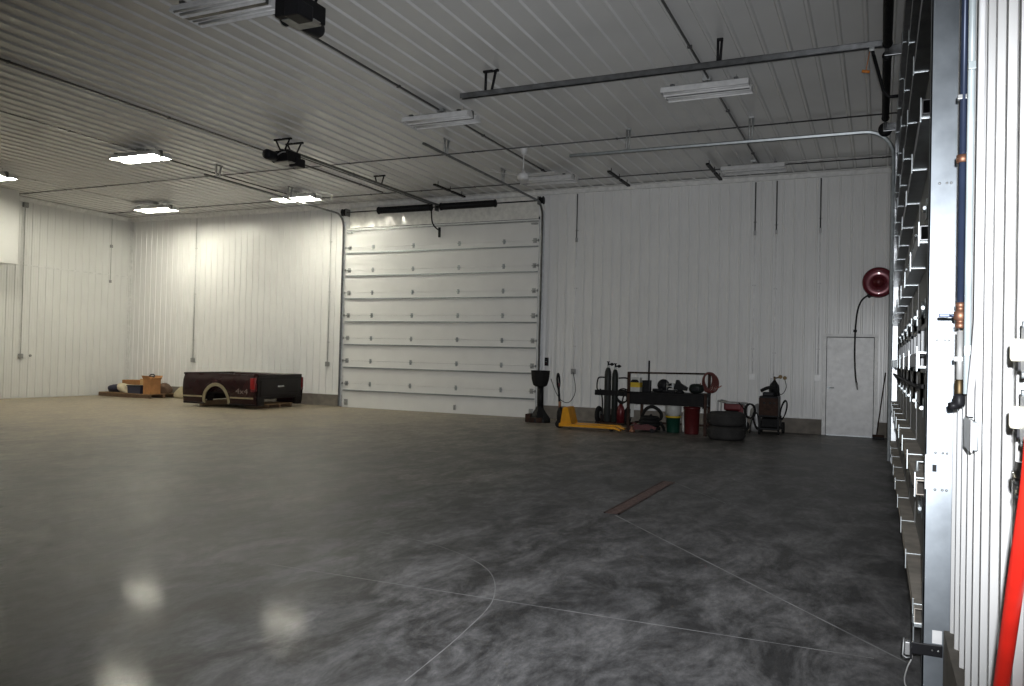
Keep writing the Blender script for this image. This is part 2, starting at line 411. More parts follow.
# ------------------------------------------------------------------ far overhead door
def hinge_mb(m_, x, z, y, s=1.):
    m_.box(x - .032 * s, x + .032 * s, y - .010, y, z - .062, z - .006, .003)
    m_.box(x - .032 * s, x + .032 * s, y - .010, y, z + .006, z + .062, .003)
    m_.tube([(x - .045 * s, y - .016, z), (x + .045 * s, y - .016, z)], .011, 8)
    m_.box(x - .014, x + .014, y - .026, y - .006, z - .03, z + .03, .003)
t = thing('door_1', 'wide white sectional overhead door in the far wall', 'overhead door', (-10.52, YB - .08, 0), kind='structure')
FY = YB - .10
x0, x1 = DX0 - .02, DX1 + .02
zz = [.0, .655] + [.655 + .6185 * k for k in range(1, 7)] + [4.90]
for a, b in zip(zz, zz[1:]):
    mb = W(t); mb.box(x0, x1, FY, FY + .05, a + .0015, b - .0015, .0015)
    mb.build('door_section', 'doorp', t)
for k in range(8):
    z = .466 + .626 * k if k < 7 else 4.845
    mb = W(t)
    mb.prism([(FY, z - .016), (FY - .046, z - .020), (FY - .050, z - .018), (FY - .050, z + .012), (FY - .008, z + .014), (FY, z + .018)], x0 + .01, x1 - .01, 'X')
    mb.build('strut', 'galvb' if k == 7 else 'galv', t)
for z in zz[1:-1]:
    for x in (-12.506, -11.093 - .15, -9.87, -8.648 + .05):
        mb = W(t); hinge_mb(mb, x, z, FY); mb.build('hinge', 'galv', t)
    for x, s in ((x0 + .10, -1), (x1 - .10, 1)):
        mb = W(t); hinge_mb(mb, x, z, FY, 1.5); mb.box(x - .03, x + .03, FY - .05, FY - .008, z - .02, z + .02, .004)
        mb.tube([(x, FY - .045, z), (x + s * .12, FY - .045, z)], .008, 6); mb.cyl((x + s * .11 - .012, FY - .045, z), .032, .024, 'X', 12)
        mb.build('roller_hinge', 'galvb', t)
for x, s in ((x0 + .10, -1), (x1 - .10, 1)):
    mb = W(t); mb.box(x - .06, x + .06, FY - .012, FY, .06, .22, .003); mb.box(x - .03, x + .03, FY - .06, FY - .01, .10, .16, .004)
    mb.build('bottom_bracket', 'galvb', t)
    mb = W(t); mb.box(x - .09, x + .07, FY - .06, FY - .0, 4.76, 4.80, .003); mb.tube([(x, FY - .05, 4.78), (x + s * .1, FY - .05, 4.78)], .008, 6)
    mb.build('top_bracket', 'galvb', t)
mb = W(t); mb.box(-9.92, -9.86, FY - .028, FY, .09, .22, .004); mb.tube([(-9.89, FY - .03, .10), (-9.89, FY - .06, .13), (-9.89, FY - .06, .18), (-9.89, FY - .03, .21)], .008, 6)
mb.build('lift_handle', 'seam', t)
mb = W(t); mb.box(x0, x1, FY + .005, FY + .045, -.004, .006); mb.build('bottom_seal', 'rub', t)
# crumpled vapour sheet on the header
mb = MB(); N, K = 60, 8; g = []
for i in range(N + 1):
    col = []
    for j in range(K + 1):
        x = DX0 + .02 + (DX1 - DX0 - .04) * i / N; z = 4.92 + .56 * j / K
        amp = .016 * max(0, 1 - (i / N) * 1.3) + .002
        col.append(mb._v((x, YB - .045 - amp * (math.sin(i * 1.3 + j * .5) + .6 * math.sin(i * 2.9 - j * 1.1)), z)))
    g.append(col)
for i in range(N):
    for j in range(K):
        f = mb.bm.faces.new((g[i][j], g[i + 1][j], g[i + 1][j + 1], g[i][j + 1])); f.smooth = True
mesh_thing(mb, 'trim_10', 'plastic', 'shiny crumpled white sheet on the header above the far door', 'header sheet', kind='structure')
# jambs
mb = MB(); mb.box(DX0 - .11, DX0 - .02, YB - .05, YB + .05, 0, DZ + .3, .004); mb.box(DX1 + .02, DX1 + .13, YB - .05, YB + .05, 0, DZ + .3, .004)
mesh_thing(mb, 'trim_11', 'trim', 'white jamb posts either side of the far overhead door', 'jamb', kind='structure')

def hanger(m_, x, y, z0, z1, spread=.12, ax='X'):
    """two slotted steel straps from the ceiling to a rail"""
    w = .02
    for s_ in (-1, 1):
        d = s_ * spread / 2; b = d if s_ < 0 else d * .2
        if ax == 'X': m_.tube([(x + d, y, z1), (x + b, y, z0)], w, 4)
        else: m_.tube([(x, y + d, z1), (x, y + b, z0)], w, 4)
    if ax == 'X': m_.box(x - spread * .75, x + spread * .75, y - .022, y + .022, z1 - .03, z1)
    else: m_.box(x - .022, x + .022, y - spread * .75, y + spread * .75, z1 - .03, z1)
CB = ZC - .024                                        # underside of the ceiling ribs
def far_track(x, label, y_end, hangers):
    t = thing('door_track', label, 'door track', (x, YB - .15, 0), group='steel tracks of the far overhead door')
    ty = YB - .155; R = .34; zt = 5.28
    path = [(x, ty, .02), (x, ty, zt - R)] + [(x, ty - R + R * math.cos(a), zt - R + R * math.sin(a)) for a in [PI / 2 * i / 8 for i in range(1, 9)]] + [(x, y_end, zt + .03)]
    # two lips joined by a web: a C-shaped rail
    mb = W(t); mb.tube(path, .028, 6, smooth=False); mb.build('rail', 'galvd', t)  # darker steel: the rail's shadow side is put into its colour
    s_ = -1 if x < -10 else 1
    mb = W(t); mb.box(x + s_ * .015 - .02, x + s_ * .015 + .02, ty + .02, ty + .10, .02, DZ + .1, .003)
    mb.build('mounting_angle', 'galvl', t)
    for y in hangers:
        mb = W(t); hanger(mb, x, y, zt, CB + .01, .14, 'Y'); mb.build('hanger', 'galvb', t)
    return t
far_track(-13.47, 'grey steel track curving up at the left edge of the far overhead door', 13.2, (13.6, 16.0))
far_track(-7.56, 'grey steel track curving up at the right edge of the far overhead door', 12.55, (13.4, 15.95))
# bright vertical face of the right-hand track angle is part of its track (above)

def torsion(name, label, pa, pb, springs, axis, brk, q=1.):
    """pa,pb ends of the shaft; springs = list of (s0,s1) along the axis"""
    t = thing(name, label, 'torsion spring', pa)
    mb = W(t); mb.tube([pa, pb], .017, 10); mb.build('shaft', 'dark', t)
    def P(s, du=0, dv=0): return (s, pa[1] + du, pa[2] + dv) if axis == 'X' else (pa[0] + du, s, pa[2] + dv)
    for s0, s1 in springs:
        mb = W(t); n = int(abs(s1 - s0) / .03); pts = []
        prof = []
        for i in range(n):
            h = (s1 - s0) / n * i
            prof += [(.068 * q, h), (.076 * q, h + (s1 - s0) / n * .5)]
        prof = [(.018, 0), (.068 * q, 0)] + prof + [(.068 * q, s1 - s0), (.018, s1 - s0)]
        mb.lathe(prof, P(s0), axis, 18, smooth=False)
        mb.build('spring', 'spring', t)
        for e in (s0 - .05, s1):
            mb = W(t); mb.lathe([(.018, 0), (.085 * q, .005), (.085 * q, .03), (.055 * q, .05), (.018, .05)], P(e), axis, 16); mb.build('winding_cone', 'dark', t)
    for s, g in ((pa[0 if axis == 'X' else 1], .1), (pb[0 if axis == 'X' else 1], -.1)):
        mb = W(t); mb.lathe([(.018, 0), (.10, .0), (.10, .012), (.075, .02), (.075, .075), (.10, .085), (.10, .095), (.018, .095)], P(s + (g if g < 0 else .005)), axis, 20); mb.build('cable_drum', 'dark', t)
    for s in brk:
        mb = W(t)
        if axis == 'X': mb.box(s - .012, s + .012, pa[1] - .05, YB - .03, pa[2] - .10, pa[2] + .10, .004)
        else: mb.box(pa[0] - .03, XR - .03, s - .012, s + .012, pa[2] - .07, pa[2] + .05, .004)
        mb.build('bracket', 'galvd', t)
    return t
torsion('torsion_spring_shaft', 'two black torsion springs on a shaft above the far overhead door', (-13.50, YB - .18, 5.335), (-7.52, YB - .18, 5.335),
        ((-12.28, -10.72), (-10.36, -8.86)), 'X', (-13.36, -10.55, -7.66), 1.18)

# opener for the far door
def opener_head(t, mbw, x, y, z, d):
    """motor head hung under the ceiling; d = +1 rail goes +Y, -1 goes -Y"""
    Y = lambda a: y + d * a
    def bx(m_, x0, x1, a0, a1, z0, z1, bev=.008): m_.box(x0, x1, min(Y(a0), Y(a1)), max(Y(a0), Y(a1)), z0, z1, bev)
    m_ = mbw(); bx(m_, x - .19, x + .19, -.20, .20, z - .13, z + .07, .015); m_.build('motor_housing', 'dark', t)
    m_ = mbw(); m_.lathe([(0, -.02), (.085, -.02), (.095, 0), (.095, .22), (.07, .26), (0, .26)], (x - .10, Y(-.21) - (.24 if d > 0 else 0), z - .05), 'Y', 20); m_.build('motor', 'blk', t)
    m_ = mbw(); m_.torus((x - .26, Y(-.05), z - .03), .075, .018, 'X'); m_.cyl((x - .27, Y(-.05), z - .03), .03, .08, 'X', 12); m_.build('chain_wheel', 'dark', t)
    m_ = mbw(); bx(m_, x + .02, x + .22, .05, .30, z - .19, z - .02, .02); m_.build('control_box', 'blk', t)
    m_ = mbw(); bx(m_, x - .16, x + .16, -.16, .12, z - .145, z - .13, .003); m_.build('bottom_cover', 'galvb', t)
    m_ = mbw(); bx(m_, x - .17, x + .20, -.10, .02, z - .142, z - .131, .002)
    m_.tube(smooth_path([(x - .16, Y(-.2), z - .10), (x - .02, Y(-.24), z - .03), (x + .08, Y(-.23), z + .02), (x + .15, Y(-.2), z + .03)]), .012, 6)
    m_.build('cable', 'box', t)
OX = -10.55
t = thing('door_opener', 'black motorised opener and rail hung before the far overhead door', 'door opener', (OX, 12.4, 5.25), group='ceiling-hung door openers')
opener_head(t, lambda: W(t), OX, 12.40, 5.28, 1)
mb = W(t)
for s_ in (-.05, .05): mb.box(OX + s_ - .014, OX + s_ + .014, 12.3, YB - .25, 5.36, 5.41)
for y in (12.45, 14.5, 16.6): mb.box(OX - .06, OX + .06, y, y + .05, 5.35, 5.42)
mb.build('rail', 'galvd', t)
mb = W(t); mb.tube([(OX, 12.5, 5.385), (OX, YB - .3, 5.385)], .008, 6); mb.build('chain', 'dark', t)
for y, sp in ((12.28, .42), (12.62, .42), (15.6, .30)):
    mb = W(t); mb.box(OX - sp / 2, OX + sp / 2, y - .02, y + .02, CB - .03, CB + .004)
    for s_ in (-1, 1): mb.tube([(OX + s_ * sp * .42, y, CB), (OX + s_ * .06, y, 5.38)], .016, 4)
    mb.build('hanger', 'dark', t)
mb = W(t); mb.tube(smooth_path([(OX, YB - .42, 5.36), (OX + .02, YB - .40, 4.95), (OX + .05, YB - .30, 4.80), (OX + .12, YB - .18, 4.72)]), .018, 8)
mb.box(OX + .09, OX + .15, YB - .19, YB - .153, 4.54, 4.80, .004)
mb.build('door_arm', 'dark', t)

# opener near the camera, rail running back towards the wall behind
t = thing('door_opener', 'black door opener motor hanging at the top edge of the photo beside a twin light', 'door opener', (-5.86, 7.0, 5.25), group='ceiling-hung door openers')
NX = -5.86
opener_head(t, lambda: W(t), NX, 7.05, 5.26, -1)
mb = W(t)
for s_ in (-.05, .05): mb.box(NX + s_ - .014, NX + s_ + .014, YF + .2, 7.15, 5.34, 5.39)
mb.build('rail', 'galvb', t)
for y in (7.2, 6.8, 1.5):
    mb = W(t); mb.box(NX - .21, NX + .21, y - .02, y + .02, CB - .03, CB + .004)
    for s_ in (-1, 1): mb.tube([(NX + s_ * .18, y, CB), (NX + s_ * .06, y, 5.36)], .016, 4)
    mb.build('hanger', 'dark', t)

# ------------------------------------------------------------------ right overhead door (seen edge-on)
t = thing('door_2', 'big sectional overhead door seen edge-on along the right wall', 'overhead door', (.26, (RY0 + RY1) / 2, 0), kind='structure')
FX = .262                                             # inner face
H = .612
stiles = [RY0 + .07 + (RY1 - RY0 - .14) * k / 8 for k in range(9)]
WIN = ((5.05, 5.75), (6.25, 6.95), (7.5, 8.2), (8.7, 9.4), (9.9, 10.6), (11.1, 11.8))
for k in range(8):
    a, b = .012 + H * k, H * (k + 1) - .004
    mb = W(t)
    if k != 2: mb.box(FX, FX + .045, RY0, RY1, a, b, .003)
    else:
        ys = [RY0] + [q for w in WIN for q in w] + [RY1]
        for i in range(0, len(ys), 2): mb.box(FX, FX + .045, ys[i], ys[i + 1], a, b)
        mb.box(FX, FX + .045, RY0, RY1, a, 1.47); mb.box(FX, FX + .045, RY0, RY1, 1.74, b)
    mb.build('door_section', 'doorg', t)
for y0, y1 in WIN:
    mb = W(t)
    for q in (y0, y1 - .035): mb.box(FX - .022, FX + .05, q, q + .035, 1.46, 1.75, .003)
    mb.box(FX - .022, FX + .05, y0, y1, 1.46, 1.49, .003); mb.box(FX - .022, FX + .05, y0, y1, 1.72, 1.75, .003)
    fr = mb.build('window_frame', 'frameg', t)
    mb = W(t); mb.box(FX + .015, FX + .03, y0 + .02, y1 - .02, 1.48, 1.73); mb.build('window_pane', 'glass', fr)
for k in range(8):
    z = .27 + H * k if k < 7 else 4.80
    mb = W(t)                                         # deep U-shaped strut: web stands off the door, lips to the door
    d = .090
    mb.prism([(FX, z), (FX, z + .004), (FX - d + .004, z + .004), (FX - d + .004, z + .066), (FX, z + .066), (FX, z + .070), (FX - d, z + .070), (FX - d, z)], RY0, RY1, 'Y')
    mb.build('strut', 'dust' if k < 2 else 'galvd', t)
    for y in stiles[:-1]:                             # bright clip wrapping the strut at each stile
        mb = W(t)
        mb.box(FX - d - .006, FX - d, y - .006, y + .006, z - .02, z + .10, .001)
        mb.box(FX - d - .006, FX, y - .005, y + .005, z - .005, z, .001)
        mb.box(FX - d - .006, FX, y - .005, y + .005, z + .070, z + .075, .001)
        mb.build('strut_clip', 'galv', t)
for y in stiles:
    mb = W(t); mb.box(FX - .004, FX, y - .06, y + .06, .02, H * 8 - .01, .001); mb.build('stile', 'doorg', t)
for k in range(1, 8):
    for i, y in enumerate(stiles[:7]):
        mb = W(t); z = H * k + .02
        mb.box(FX - .012, FX - .002, y - .05, y + .05, z - .06, z - .006, .003); mb.box(FX - .012, FX - .002, y - .05, y + .05, z + .006, z + .06, .003)
        mb.lathe([(0, 0), (.042, 0), (.042, .01), (.03, .022), (0, .022)], (FX - .030, y, z), 'X', 12) if k in (1, 3) else None
        mb.tube([(FX - .02, y - .06, z), (FX - .02, y + .06, z)], .012, 8)
        mb.build('hinge', 'galv', t)
mb = W(t)                                             # pull handle / lock on the near edge
mb.tube([(FX, 4.75, 1.00), (FX - .07, 4.75, 1.00), (FX - .07, 4.75, .86), (FX, 4.75, .86)], .010, 8)
mb.build('pull_handle', 'galv', t)
mb = W(t); mb.tube([(FX - .02, 5.3, 1.38), (FX - .055, 5.6, 1.375), (FX - .055, 13.3, 1.375)], .014, 8); mb.build('lock_bar', 'dark', t)
mb = W(t); mb.box(FX + .005, FX + .04, RY0, RY1, .0, .012); mb.build('bottom_seal', 'rub', t)
# angled corner bracket at the bottom near edge
mb = W(t); mb.box(FX - .095, FX - .088, RY0, RY0 + .05, .14, .30, .002); mb.box(FX - .095, FX - .002, RY0, RY0 + .012, .25, .27, .002); mb.box(FX - .085, FX - .002, RY0, RY0 + .012, .13, .15, .002)
mb.build('corner_bracket', 'galv', t)

# near jamb: tall galvanised angle
t = thing('jamb_angle', 'tall bright galvanised steel jamb post standing beside the near wall', 'jamb post', (.26, 4.24, 0))
mb = W(t)
mb.box(.203, .327, 4.222, 4.230, 0, 5.35); mb.box(.321, .327, 4.222, 4.30, 0, 5.35); mb.box(.203, .209, 4.222, 4.30, 0, 5.35)
mb.build('post', 'postg', t)
mb = W(t); mb.box(.203, .2245, 4.2185, 4.222, .93, 1.09); mb.build('splice_plate', 'galvb', t)
for z0, z1 in ((1.013, 1.045), (.965, .995)):
    mb = W(t); mb.box(.233, .250, 4.2175, 4.222, z0, z1); mb.build('slot', 'dark' if z0 > 1 else 'galvb', t)
for z in (1.10, .93, 2.35, 3.4, 1.62):
    mb = W(t)
    for x in (.245, .275, .292): mb.lathe([(0, 0), (.006, 0), (.005, -.003), (0, -.004)], (x, 4.2215, z), 'Y', 10)
    mb.build('bolt', 'galvb', t)
mb = W(t); mb.box(.243, .283, 4.2195, 4.222, .225, .285); mb.build('sticker', 'sticker', t)
t = thing('photo_eye_bracket', 'black safety sensor arm bolted low on the galvanised post', 'sensor', (.23, 4.16, .19))
mb = W(t); mb.box(.150, .286, 4.205, 4.2175, .168, .222, .004); mb.box(.150, .158, 4.12, 4.2175, .168, .222, .002); mb.build('arm', 'blk', t)
for x in (.243, .268):
    mb = W(t); mb.lathe([(0, 0), (.006, 0), (.006, -.004), (0, -.006)], (x, 4.205, .196), 'Y', 10); mb.build('bolt', 'chrome', t)
mb = W(t); mb.box(.128, .150, 4.15, 4.19, .175, .235, .004); mb.build('sensor', 'box', t)
mb = W(t); mb.tube([(.124, 4.16, .250), (.120, 4.16, .17), (.135, 4.16, .160), (.152, 4.16, .165)], .004, 6); mb.build('wire_loop', 'galvb', t)
mb = W(t); mb.tube(smooth_path([(.145, 4.17, .20), (.158, 4.15, .17), (.140, 4.15, .12), (.13, 4.18, .05), (.15, 4.19, .012), (.24, 4.20, .008)]), .0035, 6); mb.build('cable', 'conduit', t)

# far vertical track of the right door, curving into a ceiling rail
t = thing('door_track', 'shiny track at the far edge of the right door with a long ceiling rail', 'door track', (.17, RY1, 0), group='rails of the right overhead door')
R = .42; zt = 5.18; yx = RY1 + .06; tx = .165
path = [(tx, yx, .02), (tx, yx, zt - R)] + [(tx - R + R * math.cos(a), yx, zt - R + R * math.sin(a)) for a in [PI / 2 * i / 8 for i in range(1, 9)]] + [(-5.22, yx - .02, zt + .02)]
mb = W(t); mb.tube(path, .032, 6, smooth=False); mb.build('rail', 'galv', t)
mb = W(t); mb.box(.19, .315, yx + .03, yx + .038, 0, 5.1); mb.box(.19, .198, yx - .03, yx + .038, 0, 5.1); mb.build('mounting_angle', 'galvl', t)  # angle in lightened steel, its flash glint put into the colour
for x in (-4.12, -2.0):
    mb = W(t); hanger(mb, x, yx, zt, CB + .01, .06, 'X'); mb.build('hanger', 'galvb', t)
# opener rail at the middle of the right door
t = thing('opener_rail', 'long steel opener rail reaching from the right door across the ceiling', 'opener rail', (-2.7, 10.3, 5.3), group='rails of the right overhead door')
ry = 10.35
mb = W(t); mb.box(-5.62, .02, ry - .035, ry - .028, 5.24, 5.31); mb.box(-5.62, .02, ry + .028, ry + .035, 5.24, 5.31); mb.box(-5.62, .02, ry - .035, ry + .035, 5.305, 5.312)
mb.build('rail', 'galvd', t)
for x, sp in ((-5.14, .16), (-1.9, .05)):
    mb = W(t); hanger(mb, x, ry, 5.29, CB + .01, sp, 'X'); mb.build('hanger', 'dark', t)
mb = W(t); mb.tube([(-.13, ry, 5.25), (-.11, ry, 5.14)], .018, 8); mb.tube([(-.11, ry, 5.15), (.0, ry, 4.72), (.06, ry, 4.64), (.16, ry, 4.64)], .020, 8); mb.build('door_arm', 'dark', t)
mb = W(t); mb.box(-.16, -.10, ry - .03, ry + .03, 5.20, 5.245, .006); mb.build('trolley', 'galvb', t)
mb = W(t); mb.tube([(-.155, ry, 5.2), (-.19, ry, 4.98)], .004, 6); mb.tube([(-.235, ry, 4.98), (-.15, ry, 4.96)], .018, 8); mb.build('release_handle', 'orangeb', t)
torsion('torsion_spring_shaft', 'long black torsion springs high above the right overhead door', (.035, RY0 - .02, 5.17), (.035, RY1 + .02, 5.17), ((6.9, 10.05), (10.5, 13.1)), 'Y', (4.42, 10.27, 13.6), .66)

# ------------------------------------------------------------------ walk doors
t = thing('door_3', 'white steel walk door at the right end of the far wall', 'door', (-.55, YB, 0), kind='structure')
mb = W(t); mb.box(-1.005, -.095, YB - .03, YB + .015, .012, 2.065, .004); mb.build('door_leaf', 'doorm', t)
mb = W(t)
mb.box(-1.085, -1.015, YB - .045, YB + .1, 0, 2.079, .002); mb.box(-.085, -.012, YB - .045, YB + .1, 0, 2.079, .002); mb.box(-1.085, -.012, YB - .045, YB + .1, 2.080, 2.14, .002)
mb.build('door_frame', 'trim', t)
mb = W(t); mb.box(-1.008, -.092, YB - .036, YB + .1, 2.066, 2.078); mb.build('head_gap', 'dark', t)
mb = W(t); mb.cyl((-.955, YB - .045, 1.0), .03, .02, 'Y', 16); mb.tube([(-.955, YB - .045, 1.0), (-.955, YB - .085, 1.0), (-.85, YB - .088, 1.0)], .010, 8); mb.build('door_handle', 'galv', t)
mb = W(t); mb.box(-1.0, -.10, YB - .06, YB, 0, .014); mb.build('threshold', 'galv', t)
t = thing('door_4', 'white walk door at the far left edge of the photo', 'door', (XL, 13.6, 0), kind='structure')
mb = W(t); mb.box(XL - .02, XL + .03, 13.17, 14.05, .01, 2.27, .004); mb.build('door_leaf', 'doorm', t)
mb = W(t)
mb.box(XL - .1, XL + .05, 13.1, 13.165, 0, 2.279, .002); mb.box(XL - .1, XL + .05, 14.055, 14.12, 0, 2.279, .002); mb.box(XL - .1, XL + .05, 13.1, 14.12, 2.28, 2.36, .004)
mb.build('door_frame', 'trim', t)
mb = W(t); mb.cyl((XL + .03, 13.98, 1.06), .03, .02, 'X', 16); mb.tube([(XL + .04, 13.98, 1.06), (XL + .09, 13.98, 1.06), (XL + .09, 13.84, 1.06)], .012, 8); mb.build('door_handle', 'dark', t)

# ------------------------------------------------------------------ ceiling lights
def light_fixture(loc, lit, label):
    t = thing('ceiling_light', label, 'ceiling light', loc, group='twin-trough ceiling lights')
    Lh = .62; zb = -.22                                # local: origin at ceiling rib level
    for s_ in (-1, 1):
        c = s_ * .145
        m_ = MB()
        prof = [(-.105, zb), (-.075, zb + .075), (-.03, zb + .10), (.03, zb + .10), (.075, zb + .075), (.105, zb)]
        out = [(c + y, z) for y, z in prof] + [(c + y * 1.0 + (.004 if y > 0 else -.004), z + .005) for y, z in reversed(prof)]
        m_.prism([(y, z) for y, z in out], -Lh, Lh, 'X')
        for e in (-Lh, Lh - .004):
            m_.prism([(c + y, z) for y, z in prof], e, e + .004, 'X')
        rf = m_.build('reflector', 'refl', t)
        for q in (-.045, .045):
            m_ = MB(); m_.tube([(-Lh + .02, c + q, zb + .022), (Lh - .02, c + q, zb + .022)], .0165, 10)
            m_.build('tube', 'tubeon' if lit else 'tubeoff', rf)
    m_ = MB(); m_.box(-Lh + .02, Lh - .02, -.034, .034, zb + .004, zb + .135, .004)
    for x in (-.45, .45): m_.box(x - .03, x + .03, -.24, .24, zb + .085, zb + .11, .003)
    m_.build('ballast_gap_shade', 'galvd', t)  # ballast dropped into the gap and darkened, painting the shade between the troughs
    m_ = MB(); m_.box(-.06, .06, -.05, .05, -.045, .004, .004); m_.tube([(0, 0, -.04), (0, 0, zb + .12)], .014, 8)
    m_.build('hanger', 'galvb', t)
    for x in (-.42, .42):
        m_ = MB(); m_.tube([(x, 0, .002), (x, 0, zb + .13)], .004, 6); m_.build('hanger_wire', 'galvb', t)
    return t
LZ = CB
light_fixture((-13.93, 11.90, LZ), True, 'big lit twin ceiling light nearest the camera among the glowing ones')
light_fixture((-18.68, 16.55, LZ), True, 'lit ceiling light nearest the far left corner of the room')
light_fixture((-13.66, 16.47, LZ), True, 'lit ceiling light left of the far overhead door')
light_fixture((-19.12, 12.15, LZ), True, 'lit ceiling light cut by the left edge of the photo')
light_fixture((-6.90, 7.0, LZ), False, 'unlit twin ceiling light at the top edge beside the black motor')
light_fixture((-6.72, 11.70, LZ), False, 'unlit ceiling light near the middle of the ceiling')
light_fixture((-2.33, 11.72, LZ), False, 'unlit ceiling light just beyond the long opener rail')
light_fixture((-6.72, 16.52, LZ), False, 'unlit ceiling light behind the white ceiling fan')
light_fixture((-2.37, 16.85, LZ), False, 'unlit ceiling light nearest the far right wall')
# ceiling conduits along Y
for x, y0, y1, r, m_, lb in ((-11.52, YF + .1, 17.2, .020, 'dcond', 'dark pipe along the ceiling between lit and unlit lights'),
                             (-6.74, YF + .1, 17.3, .017, 'dcond', 'dark conduit on the ceiling over the middle unlit light'),
                             (-2.30, YF + .1, 17.3, .017, 'dcond', 'dark conduit on the ceiling over the right-hand unlit lights'),
                             (-14.10, YF + .1, 17.3, .015, 'dcond', 'dark conduit on the ceiling over the big lit light'),
                             (-19.15, YF + .1, 17.3, .015, 'conduit', 'grey conduit on the ceiling over the lights nearest the left wall')):
    mb = MB(); mb.tube([(x, y0, CB - r), (x, y1, CB - r)], r, 8)
    y = y0 + 1.0
    while y < y1: mb.box(x - .03, x + .03, y, y + .03, CB - 2 * r - .003, CB); y += 2.9
    mesh_thing(mb, 'ceiling_conduit', m_, lb, 'conduit', 'conduits strapped to the ceiling')
for y, xa, xb, lb in ((14.35, XL + .2, XR - .1, 'thin conduit crossing the ceiling from left wall to right wall'),
                      (17.36, XL + .2, XR - .1, 'conduit crossing the ceiling close to the far wall'),
                      (17.15, -2.9, XR - .1, 'second conduit crossing the ceiling near the far right corner')):
    mb = MB(); r = .013
    mb.tube([(xa, y, CB - r), (xb, y, CB - r)], r, 8)
    x = xa + .6
    while x < xb: mb.box(x, x + .03, y - .028, y + .028, CB - 2 * r - .003, CB); x += 1.5
    mesh_thing(mb, 'ceiling_conduit', 'dcond' if xa < -3 else 'conduit', lb, 'conduit', 'conduits strapped to the ceiling')
for x, lb in ((-3.22, 'short dark steel bar under the ceiling left of the farthest unlit light'),
              (-5.30, 'short dark steel bar under the ceiling right of the ceiling fan'),
              (-9.57, 'short dark steel bar under the ceiling over the right black spring')):
    mb = MB(); mb.box(x - .035, x + .035, 16.42, 17.16, 5.47, 5.51, .004); mb.box(x - .022, x + .022, 17.10, 17.30, 5.475, 5.505, .004); mb.box(x - .035, x + .035, 17.28, 17.95, 5.47, 5.51, .004)
    for y in (16.6, 17.2, 17.8): mb.tube([(x, y, 5.50), (x, y, CB + .004)], .009, 6)
    mesh_thing(mb, 'ceiling_strut', 'dark', lb, 'bar', 'short dark bars under the ceiling')

# ceiling fan
t = thing('ceiling_fan', 'white ceiling fan on a downrod before the middle far light', 'ceiling fan', (-6.40, 14.42, CB))
mb = W(t); fx, fy = -6.40, 14.42; mb.lathe([(0, 0), (.075, 0), (.075, -.03), (.05, -.12), (.02, -.15), (0, -.15)], (fx, fy, CB), 'Z', 20); mb.build('canopy', 'refl', t)
mb = W(t); mb.tube([(fx, fy, CB - .1), (fx, fy, 5.08)], .013, 8); mb.build('downrod', 'refl', t)
mb = W(t); mb.lathe([(0, .12), (.03, .12), (.05, .06), (.10, .04), (.115, .02), (.115, -.06), (.09, -.085), (0, -.09)], (fx, fy, 5.04), 'Z', 24); mb.build('motor_housing', 'refl', t)
for k in range(3):
    a = math.radians(-6 + 120 * k); mb = W(t)
    d = Vector((math.cos(a), math.sin(a), 0)); n_ = Vector((-d.y, d.x, 0)); c0 = Vector((fx, fy, 5.03))
    def bp(s, w, z): return c0 + d * s + n_ * w + Vector((0, 0, z))
    top = [bp(.10, -.02, .012), bp(.22, -.055, .02), bp(.72, -.065, .02), bp(.72, .065, -.01), bp(.22, .055, -.006), bp(.10, .02, .004)]
    A = [mb._v(p) for p in top]; B = [mb._v(p - Vector((0, 0, .008))) for p in top]
    mb.bm.faces.new(A); mb.bm.faces.new(B[::-1])
    for i in range(6): mb.bm.faces.new((A[i], B[i], B[(i + 1) % 6], A[(i + 1) % 6]))
    mb.build('blade', 'refl', t)

# ------------------------------------------------------------------ outlets and conduit drops
def drop(x, ztop, zbot, label, dark=False, split=None, y=YB - .035, boxm='box', axis='X'):
    t = thing('wall_outlet', label, 'outlet', (x, YB, zbot), group='conduit drops with outlet boxes')
    mb = W(t)
    if split:
        mb.tube([(x, y, ztop), (x, y, split)], .015, 8); cu = mb.build('conduit', 'dcond', t)
        mb = W(t); mb.tube([(x, y, split), (x, y, zbot + .05)], .012, 8); mb.build('conduit', 'wcond', t)
        mb = W(t); mb.box(x - .025, x + .025, y - .02, y + .03, split - .05, split + .05, .004); mb.build('coupling', 'box', t)
    else:
        mb.tube([(x, y, ztop), (x, y, zbot + .05)], .0125, 8); mb.build('conduit', 'dcond' if dark else 'conduit', t)
    mb = W(t)
    for z in [zbot + .6 + 1.4 * i for i in range(3) if zbot + .6 + 1.4 * i < ztop]: mb.box(x - .035, x + .035, y - .004, YB - .004, z, z + .02)
    mb.build('strap', 'conduit', t)
    mb = W(t); mb.box(x - .055, x + .055, y - .025, YB - .002, zbot - .06, zbot + .06, .006); bx = mb.build('box', boxm, t)
    mb = W(t); mb.box(x - .06, x + .06, y - .031, y - .025, zbot - .065, zbot + .065, .003)
    for z in (-.03, .03): mb.cyl((x, y - .036, zbot + z), .018, .008, 'Y', 12)
    mb.build('cover_plate', boxm, bx)
    return t
drop(-19.0, 5.47, 1.15, 'outlet box on a long conduit drop behind the truck bed, at its left')
drop(-13.98, 5.47, 1.16, 'outlet box on a conduit drop just left of the far overhead door')
drop(-6.70, 5.47, 1.17, 'outlet box on a conduit drop above the yellow pallet jack', split=4.35)
drop(-2.53, 5.47, 1.18, 'outlet box low on a conduit drop above the tyre stack', split=4.35, boxm='plate')
drop(-2.08, 5.47, 1.10, 'conduit drop ending behind the welding machine', split=4.35)
t = drop(-1.18, 5.47, 1.20, 'white light switch on a conduit drop beside the walk door', split=4.35, boxm='plate')
